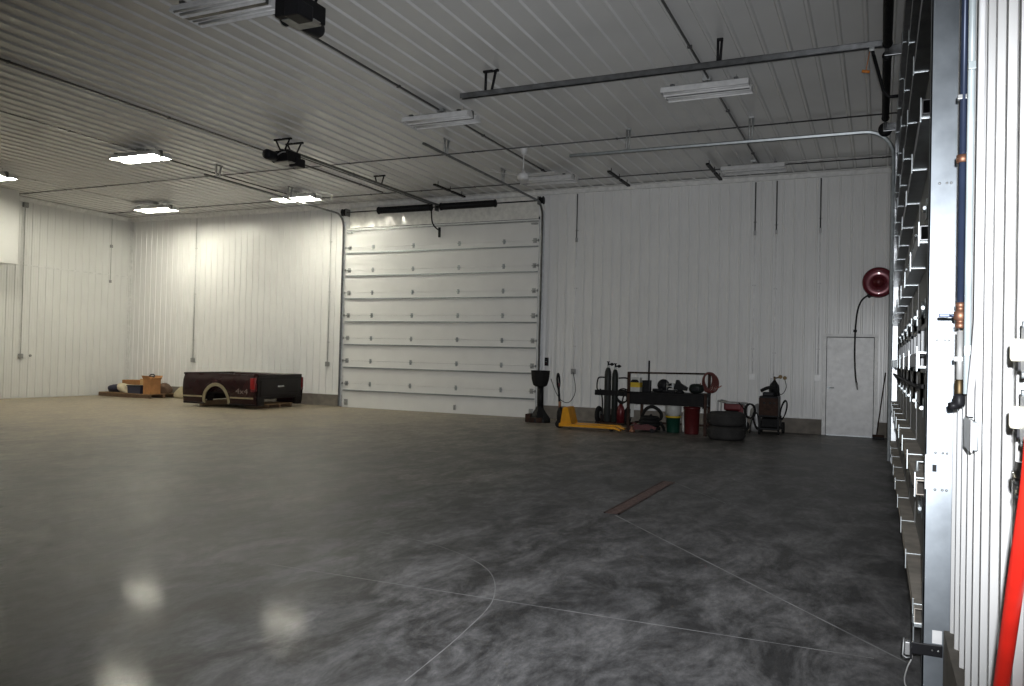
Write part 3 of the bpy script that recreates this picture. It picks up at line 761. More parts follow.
# left-wall conduits
t = thing('wall_outlet', 'outlet box on a conduit drop near the left edge door', 'outlet', (XL, 14.83, 1.18), group='conduit drops with outlet boxes')
mb = W(t); mb.tube([(XL + .035, 14.83, 5.47), (XL + .035, 14.83, 3.78), (XL + .05, 14.83, 3.72), (XL + .035, 14.83, 3.66), (XL + .035, 14.83, 1.2)], .0095, 8); mb.build('conduit', 'conduit', t)
mb = W(t); mb.box(XL, XL + .07, 14.77, 14.89, 1.11, 1.24, .006); mb.build('box', 'box', t)
mb = W(t); mb.box(XL, XL + .08, 14.76, 14.90, 5.33, 5.47, .006); mb.build('pull_box', 'box', t)
mb = W(t); mb.cyl((XL, 15.12, 1.19), .035, .05, 'X', 12); mb.build('push_button', 'box', t)
t = thing('conduit_drop', 'short conduit drop with a coupling high on the left wall near the corner', 'conduit', (XL, 17.63, 4.5))
mb = W(t); mb.tube([(XL + .035, 17.63, 5.48), (XL + .035, 17.63, 3.52)], .011, 8); mb.build('conduit', 'conduit', t)
mb = W(t); mb.box(XL, XL + .06, 17.59, 17.67, 4.57, 4.66, .004); mb.box(XL, XL + .06, 17.60, 17.66, 3.48, 3.56, .004); mb.build('coupling', 'box', t)
t = thing('door_control', 'small black push-button station beside the right track of the far door', 'switch box', (-7.40, YB, 1.40))
mb = W(t); mb.box(-7.44, -7.36, YB - .08, YB - .018, 1.29, 1.49, .006); mb.build('body', 'blk', t)
for z, m_ in ((1.44, 'green'), (1.39, 'box'), (1.34, 'redd')):
    mb = W(t); mb.cyl((-7.40, YB - .088, z), .012, .01, 'Y', 10); mb.build('button', m_, t)

# ------------------------------------------------------------------ truck bed
L_, Wd = 2.30, 1.95
t = thing('pickup_bed', 'dark maroon pickup truck bed resting on the floor by the far wall', 'truck bed', (-14.26, 15.89, 0), math.radians(4.1))
ZB0, ZT = .08, .86
def bulge(z):                                           # how far the skin stands out from the plumb line
    u = (z - ZB0) / (ZT - ZB0)
    return .055 * math.sin(PI * min(1, max(0, u * .95 + .02))) - .03 * max(0, u - .8) / .2
ac, ar = -1.22, .36
def side_skin(sgn, y0):
    mb = MB(); N, K = 64, 22; vs = {}
    zlow = lambda x: ZB0 if x < -.9 or x > -.05 else ZB0
    for i in range(N + 1):
        x = -L_ + L_ * i / N
        dx = abs(x - ac)
        zb = ZB0 + .02 if dx > ar else max(ZB0 + .02, .16 + math.sqrt(max(0, ar * ar - dx * dx)) * 1.1)
        for j in range(K + 1):
            z = zb + (ZT - zb) * j / K
            end = .03 * max(0, 1 - (0 - x) / .10) ** 2 + .02 * max(0, 1 - (x + L_) / .12) ** 2
            vs[i, j] = mb._v((x, y0 + sgn * (bulge(z) - end), z))
    for i in range(N):
        for j in range(K):
            f = mb.bm.faces.new((vs[i, j], vs[i + 1, j], vs[i + 1, j + 1], vs[i, j + 1])); f.smooth = True
    # rolled top rail, inner wall
    inner = [[mb._v((-L_ + L_ * i / N, y0 - sgn * d, z)) for d, z in ((.015, ZT + .018), (.10, ZT + .015), (.115, ZT - .03), (.06, ZT - .10), (.06, .38))] for i in range(N + 1)]
    for i in range(N):
        a, b = inner[i], inner[i + 1]
        f = mb.bm.faces.new((vs[i, K], vs[i + 1, K], b[0], a[0])); f.smooth = True
        for q in range(4):
            f = mb.bm.faces.new((a[q], b[q], b[q + 1], a[q + 1])); f.smooth = True
    return mb
o = side_skin(-1, 0).build('bed_side', 'maroon', t); o = side_skin(1, Wd).build('bed_side', 'maroon', t)
for sgn, y0 in ((-1, 0), (1, Wd)):
    # wheel-arch moulding
    mb = MB(); ang = [math.radians(-8 + 196 * i / 26) for i in range(27)]
    ri, ro = [], []
    for a in ang:
        for lst, r, e in ((ri, ar - .005, .012), (ro, ar + .075, .014)):
            z = .16 + r * math.sin(a) * 1.1
            lst.append(((ac + r * math.cos(a)), z, e))
    qi = [mb._v((x, y0 + sgn * (bulge(z) + e), z)) for x, z, e in ri]; qo = [mb._v((x, y0 + sgn * (bulge(z) + e - .006), z)) for x, z, e in ro]
    bi = [mb._v((x, y0 + sgn * (bulge(z) - .02), z)) for x, z, e in ri]
    for i in range(26):
        mb.bm.faces.new((qi[i], qi[i + 1], qo[i + 1], qo[i])); mb.bm.faces.new((bi[i], bi[i + 1], qi[i + 1], qi[i]))
    mb.build('arch_moulding', 'gold', t)
    # lower side moulding in two runs
    mb = MB()
    for xa, xb in ((-L_ + .02, ac - ar - .08), (ac + ar + .08, -.06)):
        mb.box(xa, xb, y0 + sgn * bulge(.27) - .012, y0 + sgn * bulge(.27) + .012, .255, .295, .005)
    mb.build('side_moulding', 'gold', t)
    # black rocker below the moulding
    mb = MB()
    for xa, xb in ((-L_ + .02, ac - ar - .03), (ac + ar + .03, -.03)):
        mb.box(xa, xb, y0 - .03, y0 + .03, ZB0, .13, .02)
    mb.build('rocker', 'maroond', t)
    # wheel tub
    mb = MB(); n = 14; yi = y0 - sgn * .04; yo = y0 - sgn * .27
    A = [mb._v((ac + (ar - .01) * math.cos(PI * i / n), yi, .16 + (ar) * math.sin(PI * i / n))) for i in range(n + 1)]
    B = [mb._v((ac + (ar - .01) * math.cos(PI * i / n), yo, .16 + (ar) * math.sin(PI * i / n))) for i in range(n + 1)]
    for i in range(n): mb.bm.faces.new((A[i], A[i + 1], B[i + 1], B[i]))
    mb.bm.faces.new(B[3:12])
    mb.build('wheel_tub', 'liner2', t)
    # tail lamp
    mb = MB(); mb.box(-.15, -.012, y0 + sgn * .022 - .05, y0 + sgn * .022 + .05, .50, .79, .02); lamp = mb.build('tail_lamp', 'red', t)
    mb = MB(); mb.box(-.13, -.014, y0 + sgn * .022 - .05, y0 + sgn * .022 + .05, .44, .502, .015); mb.build('reverse_lens', 'redd', lamp)
text_into('decal', '4x4', .19, 'silver', t, (-.40, -.064, .44), (PI / 2, 0, 0), .0015, 1.35)
mb = MB(); mb.box(-L_, -.02, .05, Wd - .05, .37, .40)
for i in range(13): mb.box(-L_, -.03, .30 + i * .11, .35 + i * .11, .40, .415, .004)
mb.build('bed_floor', 'liner2', t)
mb = MB(); mb.box(-L_, -L_ + .04, .02, Wd - .02, .14, ZT, .01); mb.box(-L_ - .01, -L_ + .06, .0, Wd, ZT - .03, ZT + .02, .012); mb.build('front_panel', 'maroond', t)
mb = MB(); mb.box(-.05, .0, .05, Wd - .05, .25, ZT, .014); mb.box(-.055, .022, .06, Wd - .06, ZT - .05, ZT + .014, .012)
mb.box(0, .012, .16, Wd - .16, .32, .74, .01)
tg = mb.build('tailgate', 'maroond', t)
mb = MB(); mb.box(.005, .026, Wd / 2 - .13, Wd / 2 + .13, .545, .585, .006); mb.build('handle', 'chrome', tg)
mb = MB(); mb.box(-.03, .014, Wd - .62, Wd - .18, .40, .425, .004); mb.build('badge', 'liner2', tg)
mb = MB()
for y in (.02, Wd - .32): mb.box(-.09, .01, y, y + .30, .075, .30, .03)
mb.box(-L_ + .1, -.1, .45, .52, .31, .37, .01); mb.box(-L_ + .1, -.1, Wd - .52, Wd - .45, .31, .37, .01)
mb.build('corner_valance', 'maroond', t)
# wooden supports under the bed
tp = thing('wood_pallet', 'small wooden pallet under the tailgate of the truck bed', 'pallet', (-14.55, 16.85, 0), math.radians(4.1))
for y in (-.50, -.02, .46):
    mb = MB(); mb.box(-.5, .22, y, y + .06, .0, .09, .004); mb.build('stringer', 'woodd', tp)
for i in range(5):
    mb = MB(); mb.box(-.5 + i * .155, -.40 + i * .155, -.55, .55, .092, .112, .003); mb.build('deck_board', 'wood', tp)

tp = thing('timber_block', 'timber block under the front of the truck bed', 'timber', (-16.35, 16.65, 0), math.radians(4.1))
mb = MB(); mb.box(-.05, .05, -.55, .55, 0, .128, .005); mb.build('timber', 'wood', tp)

# ------------------------------------------------------------------ loaded pallet by the left corner
PR = 0.
PX, PY = -20.52, 17.74
t = thing('wood_pallet', 'long wooden pallet loaded with boxes and bags near the left corner', 'pallet', (PX, PY, 0), PR)
PL, PW = 1.06, .55
for y in (-PW + .05, 0, PW - .05):
    mb = MB(); mb.box(-PL, PL, y - .045, y + .045, .0, .10, .004); mb.build('stringer', 'woodd', t)
for i in range(13):
    x = -PL + .02 + i * (2 * PL - .16) / 12; mb = MB(); mb.box(x, x + .12, -PW, PW, .102, .124, .003); mb.build('deck_board', 'wood', t)
def onp(x, y, z=0): c, s = math.cos(PR), math.sin(PR); return (PX + c * x - s * y, PY + s * x + c * y, z)
def carton(name, label, x, y, z, w, d, h, rz, m_, cat='box', flaps=False):
    t = thing(name, label, cat, onp(x, y, z), PR + rz)
    mb = MB()
    if flaps:
        th = .008
        mb.box(-w / 2, w / 2, -d / 2, -d / 2 + th, 0, h); mb.box(-w / 2, w / 2, d / 2 - th, d / 2, 0, h)
        mb.box(-w / 2, -w / 2 + th, -d / 2, d / 2, 0, h); mb.box(w / 2 - th, w / 2, -d / 2, d / 2, 0, h); mb.box(-w / 2, w / 2, -d / 2, d / 2, 0, .01)
        mb.build('carton', m_, t)
        for s_ in (-1, 1):
            mb = MB(); mb.box(-w / 2, w / 2, s_ * d / 2 - .003, s_ * d / 2 + .003, h, h + d * .4, rot=('X', -s_ * .5), piv=(0, s_ * d / 2, h)); mb.build('flap', m_, t)
            mb = MB(); mb.box(s_ * w / 2 - .003, s_ * w / 2 + .003, -d / 2, d / 2, h, h + w * .3, rot=('Y', s_ * .7), piv=(s_ * w / 2, 0, h)); mb.build('flap', m_, t)
    else:
        mb.box(-w / 2, w / 2, -d / 2, d / 2, 0, h, .006); mb.build('carton', m_, t)
        mb = MB(); mb.box(-w / 2 + .002, w / 2 - .002, -.03, .03, h - .0005, h + .0015); mb.box(-w / 2 - .0015, -w / 2 + .001, -.03, .03, h * .6, h); mb.build('tape', 'cardl', t)
    return t
PZ = .125
carton('cardboard_box', 'brown carton behind the dark sack at the left end of the pallet', -.45, .26, PZ, .66, .40, .36, .05, 'card')
t = thing('sack', 'dark sack slumped at the left end of the loaded pallet', 'sack', onp(-.66, -.20, PZ), PR)
mb = MB(); mb.blob((0, 0, .10), .30, .20, .12, 3, .3, floor=.0); mb.build('sack', 'navy', t)
t = thing('cloth_bag', 'crumpled cream cloth bag at the front of the loaded pallet', 'bag', onp(-.17, -.30, PZ), PR)
mb = MB(); mb.blob((0, 0, .12), .20, .17, .16, 11, .42, floor=0); mb.blob((.15, .02, .08), .08, .12, .12, 5, .5, floor=0); mb.build('bag', 'cloth', t)
t = thing('storage_tote', 'navy plastic tote with a rim in the middle of the loaded pallet', 'tote', onp(.38, -.33, PZ), PR)
mb = MB(); mb.prism([(-.25, 0), (.25, 0), (.28, .22), (-.28, .22)], -.17, .17, 'Y'); mb.build('tub', 'navy', t)
mb = MB(); mb.box(-.29, .29, -.19, .19, .215, .24, .006); mb.build('lid', 'blk', t)
carton('cardboard_box', 'tan carton tipped behind the navy tote', .30, .16, PZ, .46, .34, .42, .25, 'cardl')
t = thing('power_tool', 'dark tool lying on the tan carton behind the navy tote', 'tool', onp(.42, .13, PZ + .422), PR + .3)
mb = MB(); mb.box(-.14, .12, -.06, .06, 0, .09, .02); mb.build('body', 'blk', t)
mb = MB(); mb.tube(smooth_path([(-.1, 0, .07), (-.06, 0, .13), (.04, 0, .13), (.08, 0, .08)]), .018, 8); mb.build('handle', 'blk', t)
carton('cardboard_box', 'tall open brown carton at the right of the navy tote', .89, -.30, PZ, .34, .34, .42, -.1, 'card', flaps=True)
t = thing('sack', 'lumpy brown sack at the right end of the loaded pallet', 'sack', onp(.84, .24, PZ), PR)
mb = MB(); mb.blob((0, 0, .12), .20, .20, .15, 21, .3, floor=0); mb.build('sack', 'brown', t)
t = thing('paper_sack', 'pale paper sack behind the pallet by the truck bed', 'sack', (-18.95, 18.08, 0), .1)
mb = MB(); mb.blob((0, 0, .14), .36, .16, .20, 31, .25, floor=0); mb.build('sack', 'paper', t)

# ------------------------------------------------------------------ pedestal stand with bucket-shaped head
gx, gy = -7.10, 17.25
t = thing('pedestal_grinder', 'dark pedestal machine with a bucket-shaped head beside the far door', 'shop machine', (gx, gy, 0))
mb = MB(); mb.lathe([(0, 0), (.27, 0), (.27, .08), (.23, .14), (.18, .20), (.11, .30), (.085, .36), (0, .36)], (0, 0, 0), 'Z', 8, smooth=False); mb.build('base', 'dark', t)
mb = MB(); mb.lathe([(0, .3), (.07, .3), (.065, .85), (0, .85)], (.02, 0, 0), 'Z', 16); mb.build('column', 'dark', t)
mb = MB(); mb.lathe([(0, .82), (.11, .82), (.16, .85), (.20, .98), (.215, 1.14), (.215, 1.18), (.19, 1.19), (.18, 1.15), (0, 1.10)], (.0, 0, 0), 'Z', 14, smooth=False)
mb.build('head', 'rub', t)
mb = MB(); mb.torus((.0, 0, 1.175), .207, .014, 'Z'); mb.build('rim', 'dark', t)
mb = MB(); mb.box(-.28, -.14, -.20, .10, .0, .19, .02); mb.box(-.14, .16, -.26, -.20, .0, .12, .02); mb.build('foot_guard', 'rust', t)
mb = MB(); mb.tube(smooth_path([(.20, .16, 1.0), (.26, .35, .68), (.34, .55, .48), (.46, .75, .46), (.52, .95, .72), (.40, 1.085, 1.16)]), .008, 6)
mesh_thing(mb, 'extension_cord', 'dark', 'thin dark cord swagging from the wall outlet to the pedestal machine', 'cord').location = (gx, gy, 0)

# ------------------------------------------------------------------ pallet jack
jx, jy, jr = -6.02, 15.93, math.radians(3)
t = thing('pallet_jack', 'yellow pallet jack with its black handle raised before the far wall', 'pallet jack', (jx, jy, 0), jr)
for y in (.0, .38):
    mb = MB(); mb.prism([(0, .06), (1.10, .055), (1.22, .02), (1.22, .05), (1.10, .105), (0, .115)], y, y + .16, 'Y')
    mb.build('fork', 'yellow', t)
    mb = MB(); mb.cyl((1.02, y + .04, .04), .04, .08, 'Y', 14); mb.build('load_roller', 'rub', t)
mb = MB(); mb.prism([(-.08, .05), (.10, .05), (.17, .12), (.09, .43), (.07, .46), (-.0, .46), (-.03, .42)], .04, .50, 'Y'); mb.build('battery_housing', 'yellow', t)
mb = MB(); mb.box(-.10, .1, .02, .52, .05, .12, .01); mb.build('frame', 'yellow', t)
mb = MB(); mb.lathe([(0, .10), (.07, .10), (.075, .34), (.05, .40), (.03, .44), (0, .44)], (-.15, .27, 0), 'Z', 14); mb.build('pump', 'dark', t)
for y in (.18, .30):
    mb = MB(); mb.cyl((-.15, y, .085), .085, .06, 'Y', 20); mb.build('steer_wheel', 'rub', t)
mb = MB(); mb.tube([(-.15, .27, .38), (-.17, .27, .50), (-.20, .27, .86)], .024, 10); mb.build('handle_shaft', 'dark', t)
mb = MB(); mb.tube(smooth_path([(-.20, .27, .82), (-.205, .335, .92), (-.215, .345, 1.06), (-.22, .27, 1.15), (-.215, .195, 1.06), (-.205, .205, .92), (-.20, .27, .82)]), .022, 8); mb.build('handle_grip', 'blk', t)
mb = MB(); mb.box(-.225, -.185, .24, .30, .86, .95, .006); mb.build('lever', 'redd', t)
mb = MB(); mb.tube([(-.17, .27, .42), (-.165, .27, .56)], .03, 8); mb.build('linkage', 'copper', t)

# ------------------------------------------------------------------ cylinder cart
cx, cy = -5.55, 17.85
t = thing('cylinder_cart', 'two-wheeled steel cart holding tall gas cylinders by the far wall', 'cart', (cx, cy, 0))
for s_ in (-1, 1):
    mb = MB(); x = s_ * .30
    mb.tube(smooth_path([(x * .75, -.02, .06), (x * .8, .0, .55), (x * .95, .02, .70)]) + [(x * 1.0, .02, .80)], .018, 8)
    mb.tube(smooth_path([(x * .70, .02, .74), (x * 1.15, .02, .76), (x * 1.28, .02, .84), (x * 1.22, .02, 1.02), (x * 1.0, .02, 1.07), (x * .45, .02, 1.06)]), .016, 8)
    mb.build('handle_frame', 'dark', t)
    mb = MB(); mb.cyl((x * 1.15 - .04, .08, .20), .20, .08, 'X', 26, .02); wh = mb.build('wheel', 'rub', t)
    mb = MB(); mb.cyl((x * 1.15 - .045, .08, .20), .09, .09, 'X', 16); mb.build('hub', 'galvb', wh)
mb = MB(); mb.box(-.34, .34, -.22, .10, .03, .055, .004); mb.box(-.34, .34, .08, .10, .05, .20, .004); mb.build('tray', 'rust', t)
mb = MB(); mb.box(-.38, .38, -.14, -.11, .66, .78, .004); mb.box(-.38, .38, .06, .09, .66, .78, .004); mb.tube([(-.38, -.12, .70), (-.40, .0, .70), (-.38, .08, .70)], .015, 6); mb.tube([(.38, -.12, .70), (.40, .0, .70), (.38, .08, .70)], .015, 6); mb.build('cylinder_rack', 'dark', t)
mb = MB(); mb.tube([(-.34, .08, .20), (.34, .08, .20)], .014, 8); mb.build('axle', 'dark', t)
def gas_cyl(x, y, h, r, m_, label):
    t = thing('gas_cylinder', label, 'gas cylinder', (x, y, .058), group='gas cylinders on the cart')
    mb = MB(); mb.lathe([(0, 0), (r * .9, 0), (r, .02), (r, h * .86), (r * .93, h * .92), (r * .6, h * .985), (r * .32, h), (0, h)], (0, 0, 0), 'Z', 22); mb.build('body', m_, t)
    mb = MB(); mb.cyl((0, 0, h), .028, .05, 'Z', 12); mb.build('neck', 'galvb', t)
    mb = MB(); mb.tube([(0, 0, h + .03), (0, 0, h + .12)], .018, 8); mb.tube([(0, 0, h + .075), (.14, -.02, h + .075)], .016, 8); mb.cyl((0, 0, h + .12), .035, .02, 'Z', 12)
    mb.cyl((.10, -.05, h + .075), .035, .03, 'Y', 14); mb.build('valve', 'dark', t)
gas_cyl(-.11 + cx, cy - .02, 1.24, .078, 'cylgrey', 'tall grey green gas cylinder on the left of the cart')
gas_cyl(.06 + cx, cy - .02, 1.20, .072, 'greycyl', 'dark gas cylinder on the right of the cart')
t = thing('hose_bundle', 'coiled welding hoses hung on the right of the cylinder cart', 'hose', (cx + .30, cy - .15, .52))
mb = MB()
for k in range(4): mb.torus((0, -.035 * k, .16 - .02 * k), .15 - .012 * k, .014, 'Y', 22, 6)
mb.build('hose', 'rub', t)
t = thing('torch_bottle', 'small dark red bottle standing on the tray of the cylinder cart', 'bottle', (cx + .24, cy - .12, .057))
mb = MB()
mb.lathe([(0, 0), (.09, 0), (.09, .28), (.07, .36), (.03, .42), (0, .42)], (0, 0, 0), 'Z', 16); mb.build('body', 'redd', t)
mb = MB(); mb.lathe([(0, .42), (.035, .42), (.035, .47), (0, .47)], (0, 0, 0), 'Z', 12); mb.build('cap', 'brass', t)

# ------------------------------------------------------------------ workbench
bx0, bx1, by0, by1 = -4.74, -3.16, 16.25, 17.0
t = thing('workbench', 'dark steel welding bench with tall corner posts and a top rail', 'workbench', ((bx0 + bx1) / 2, (by0 + by1) / 2, 0))
mb = W(t); mb.box(bx0, bx1, by0, by1, .79, .83, .006); mb.build('top', 'bench', t)
mb = W(t); mb.box(bx0 + .03, bx1 - .03, by0 + .01, by0 + .03, .58, .79); mb.box(bx0 + .03, bx1 - .03, by1 - .03, by1 - .01, .62, .79); mb.box(bx1 - .03, bx1 - .01, by0, by1, .55, .79); mb.build('apron', 'bench', t)
for x, y, h in ((bx0, by0, 1.24), (bx1, by0, .86), (bx0 + .10, by1 - .06, .79), (bx1 - .06, by1 - .06, 1.24)):
    mb = W(t); mb.box(x, x + .055, y, y + .055, 0, h, .003); mb.box(x - .01, x + .065, y - .01, y + .065, 0, .012); mb.build('leg', 'rust', t)
mb = W(t); mb.tube([(bx0 + .03, by0 + .03, 1.225), (bx1 - .03, by1 - .03, 1.235)], .016, 8); mb.build('top_rail', 'rust', t)
mb = W(t); mb.box(bx0 + .05, bx1 - .03, by1 - .05, by1 - .02, .14, .18); mb.box(bx0, bx0 + .05, by0 + .05, by1 - .05, .14, .18); mb.build('stretcher', 'rust', t)
mb = W(t); mb.box(bx0 + .06, bx0 + .13, by0 + .08, by0 + .085, .30, .76) ; mb.build('side_panel', 'whitep', t)
bz = .831
t = thing('wire_box', 'white box with a yellow band standing on the left end of the bench', 'box', (-4.60, 16.42, bz))
mb = MB(); mb.box(-.105, .105, -.10, .10, 0, .29, .006); mb.build('carton', 'whitep', t)
mb = MB(); mb.box(-.1065, .1065, -.1015, .1015, .09, .19); mb.build('yellow_band', 'yell', t)
mb = MB(); mb.prism([(-.085, .19), (.085, .19), (.085, .22), (.05, .25), (-.05, .25), (-.085, .22)], -.1025, -.10, 'Y'); mb.build('dark_label', 'dark', t)
t = thing('drill_press', 'black box-bodied tool with a tall upright rod on the bench', 'tool', (-4.38, 16.5, bz))
mb = MB(); mb.box(-.09, .07, -.08, .08, 0, .24, .01); mb.build('body', 'blk', t)
mb = MB(); mb.tube([(.03, .0, .2), (.03, 0, .65)], .018, 10); mb.build('rod', 'dark', t)
t = thing('chop_saw', 'low black chop saw lying across the bench left of centre', 'tool', (-4.06, 16.74, bz))
mb = MB(); mb.box(-.22, .26, -.12, .12, 0, .05, .008); mb.build('base', 'dark', t)
mb = MB(); mb.lathe([(0, -.035), (.12, -.035), (.13, 0), (.12, .035), (0, .035)], (-.04, 0, .14), 'Y', 22); mb.build('blade_guard', 'blk', t)
mb = MB(); mb.tube([(.0, 0, .13), (.16, .02, .14), (.26, .02, .12)], .055, 10); mb.build('motor', 'dark', t)
mb = MB(); mb.tube(smooth_path([(.05, -.05, .16), (.14, -.08, .19), (.28, -.08, .17)]), .009, 6); mb.build('handle', 'box', t)
t = thing('angle_grinder', 'small black angle grinder lying in front of the bench vise', 'tool', (-4.12, 16.40, bz))
mb = MB(); mb.tube([(-.12, 0, .05), (.08, .02, .045)], [.028, .034], 10); mb.build('body', 'blk', t)
mb = MB(); mb.lathe([(0, 0), (.06, 0), (.062, .006), (.02, .03), (0, .03)], (.12, .02, .01), 'Z', 18); mb.build('disc_guard', 'dark', t)
t = thing('bench_vise', 'dark bench vise near the middle right of the bench', 'vise', (-3.68, 16.42, bz))
mb = MB(); mb.lathe([(0, 0), (.09, 0), (.09, .03), (.05, .06), (.05, .09), (0, .09)], (0, 0, 0), 'Z', 16); mb.build('base', 'dark', t)
mb = MB(); mb.prism([(-.12, .08), (.14, .06), (.16, .12), (.02, .20), (-.03, .27), (-.07, .27), (-.09, .18)], -.05, .05, 'Y'); mb.build('body', 'dark', t)
mb = MB(); mb.box(-.16, -.12, -.06, .06, .10, .2, .006); mb.tube([(-.28, 0, .13), (-.12, 0, .13)], .014, 8); mb.tube([(-.27, 0, .03), (-.27, 0, .23)], .008, 6); mb.build('jaw', 'galvb', t)
t = thing('helmet', 'dark rounded welding helmet at the right end of the bench', 'helmet', (-3.38, 16.60, bz))
mb = MB(); mb.blob((0, 0, .10), .15, .13, .10, 41, .08, floor=0); mb.build('shell', 'greycyl', t)
mb = MB(); mb.box(-.07, .07, -.145, -.11, .06, .12, .01); mb.build('visor', 'blk', t)
t = thing('hose_coil', 'dark red hose coil hung on the right rear post of the bench', 'hose', (-3.15, 16.90, 1.12))
mb = MB()
for k in range(7):
    pts = []
    a0 = .03 * k
    for i in range(25):
        a = 2 * PI * i / 24
        pts.append((.10 * math.cos(a) * (1 + .07 * k) - .05 + .010 * k + .05 * (1 - math.sin(a)) * (k / 6 - .35), -.03 - .02 * k + .05 * math.sin(a * 2), -.06 + (.19 + .008 * (k % 3)) * math.sin(a)))
    mb.tube(pts, .0115, 6, cap=False)
mb.build('coil', 'redcord', t)
mb = MB(); mb.tube(smooth_path([(-.20, -.05, -.08), (-.22, -.08, -.2), (-.27, -.12, -.30)]), .010, 6); mb.tube(smooth_path([(.10, -.06, -.17), (.16, -.06, -.16), (.22, -.02, -.12)]), .010, 6); mb.build('loose_end', 'orange', t)
t = thing('clamp', 'pale metal clamp hanging at the right end of the bench apron', 'clamp', (-3.145, 16.55, .60))
mb = MB(); mb.tube([(0, 0, .16), (0, 0, .02), (.02, -.09, .0)], .012, 6); mb.build('bar', 'galv', t)
mb = MB(); mb.tube([(-.0, -.09, .12), (.0, .0, .13)], .010, 6); mb.build('jaw', 'galv', t)
# beneath the bench
def bucket(name, label, x, y, r, h, m_, band=None, lid=None, cat='bucket'):
    t = thing(name, label, cat, (x, y, 0))
    mb = MB(); mb.lathe([(0, 0), (r * .86, 0), (r * .88, .01), (r * .98, h * .93), (r * 1.05, h * .94), (r * 1.05, h), (r * .97, h), (r * .85, .02), (0, .02)], (0, 0, 0), 'Z', 26); mb.build('tub', m_, t)
    if band:
        mb = MB(); mb.lathe([(r * .985, h * .90), (r * 1.06, h * .91), (r * 1.06, h * 1.01), (r * 1.0, h * 1.01)], (0, 0, 0), 'Z', 26); mb.build('rim', band, t)
    mb = MB(); mb.tube(arc((0, 0, h * .92), r * 1.04, PI, 2 * PI, 14, 'XZ'), .006, 6); mb.build('bail_handle', 'galvb', t)
    return t
bucket('plastic_bucket', 'green plastic bucket with a yellow rim under the bench', -3.88, 16.75, .15, .34, 'green', 'yell')
t = thing('funnel_pail', 'white pail nested in the green bucket under the bench', 'pail', (-3.88, 16.75, .025))
mb = MB(); mb.lathe([(0, 0), (.10, 0), (.122, .335), (.165, .36), (.165, .53), (.15, .55), (0, .55)], (0, 0, 0), 'Z', 24); mb.build('pail', 'whitep', t)
bucket('trash_bin', 'tall red plastic bin under the right end of the bench', -3.47, 16.62, .165, .55, 'redp')
t = thing('plastic_bag', 'crumpled white plastic bag between the green bucket and red bin', 'bag', (-3.68, 17.02, 0))
mb = MB(); mb.blob((0, 0, .24), .07, .09, .26, 51, .3, floor=0); mb.build('bag', 'whitep', t)
t = thing('hose_pile', 'heap of thick black hose under the left half of the bench', 'hose', (-4.33, 16.72, 0))
mb = MB()
for k, (R, z, y) in enumerate(((.20, .06, 0), (.19, .14, .02), (.18, .21, -.02), (.16, .28, .01))): mb.torus((-.05, y, z), R, .038, 'Z', 26, 8)
mb.tube(smooth_path([(-.2, -.05, .30), (-.1, -.12, .46), (.05, -.12, .52), (.20, -.08, .42), (.20, -.02, .28), (.06, .02, .24), (-.04, 0, .34)]), .034, 8)
mb.tube(smooth_path([(.18, .0, .2), (.26, -.05, .1), (.30, -.12, .04)]), .03, 8)
mb.build('hose', 'rub', t)
t = thing('floor_jack', 'low red floor jack under the left end of the bench', 'jack', (-4.46, 16.38, 0), math.radians(4))
mb = MB()
for y in (-.10, .08): mb.prism([(-.24, .05), (.28, .05), (.30, .10), (.12, .16), (-.22, .12)], y, y + .02, 'Y')
mb.box(-.2, .0, -.08, .08, .06, .12, .01); mb.build('chassis', 'redp', t)
mb = MB(); mb.prism([(-.16, .10), (.22, .07), (.22, .11), (-.14, .17)], -.05, .05, 'Y'); mb.cyl((-.15, 0, .16), .05, .025, 'Z', 14); mb.build('lift_arm', 'redp', t)
for x, y in ((-.2, -.12), (-.2, .11), (.24, -.12), (.24, .11)):
    mb = MB(); mb.cyl((x, y, .045), .045, .03, 'Y', 14); mb.build('wheel', 'dark', t)
t = thing('brass_fitting', 'small orange brown casting on the floor by the left bench leg', 'casting', (-4.60, 16.20, 0))
mb = MB(); mb.lathe([(0, 0), (.06, 0), (.06, .04), (.035, .07), (.03, .13), (0, .13)], (0, 0, 0), 'Z', 14); mb.build('casting', 'copper', t)

# ------------------------------------------------------------------ tyres
def tyre(z, label):
    t = thing('tyre', label, 'tyre', (-2.66, 15.95, z), group='tyres stacked before the far wall')
    R, h = .355, .262
    mb = MB()
    prof = [(.21, .035), (.25, .01), (.295, 0), (.33, .022), (R, .058), (R, h - .058), (.33, h - .022), (.295, h), (.25, h - .01), (.21, h - .035), (.225, h - .06), (.28, h * .75), (.30, h / 2), (.28, h * .25), (.225, .06)]
    mb.lathe(prof, (0, 0, 0), 'Z', 48, closed=True); mb.build('carcass', 'tyre', t)
    for q in (.075, .125, .175):
        mb = MB(); mb.lathe([(R - .004, q - .008), (R + .008, q - .006), (R + .008, q + .022), (R - .004, q + .024)], (0, 0, 0), 'Z', 48, closed=True, smooth=False); mb.build('tread_rib', 'tyre', t)
tyre(0.001, 'lower of the two big black tyres stacked right of the bench')
tyre(.265, 'upper of the two big black tyres stacked right of the bench')

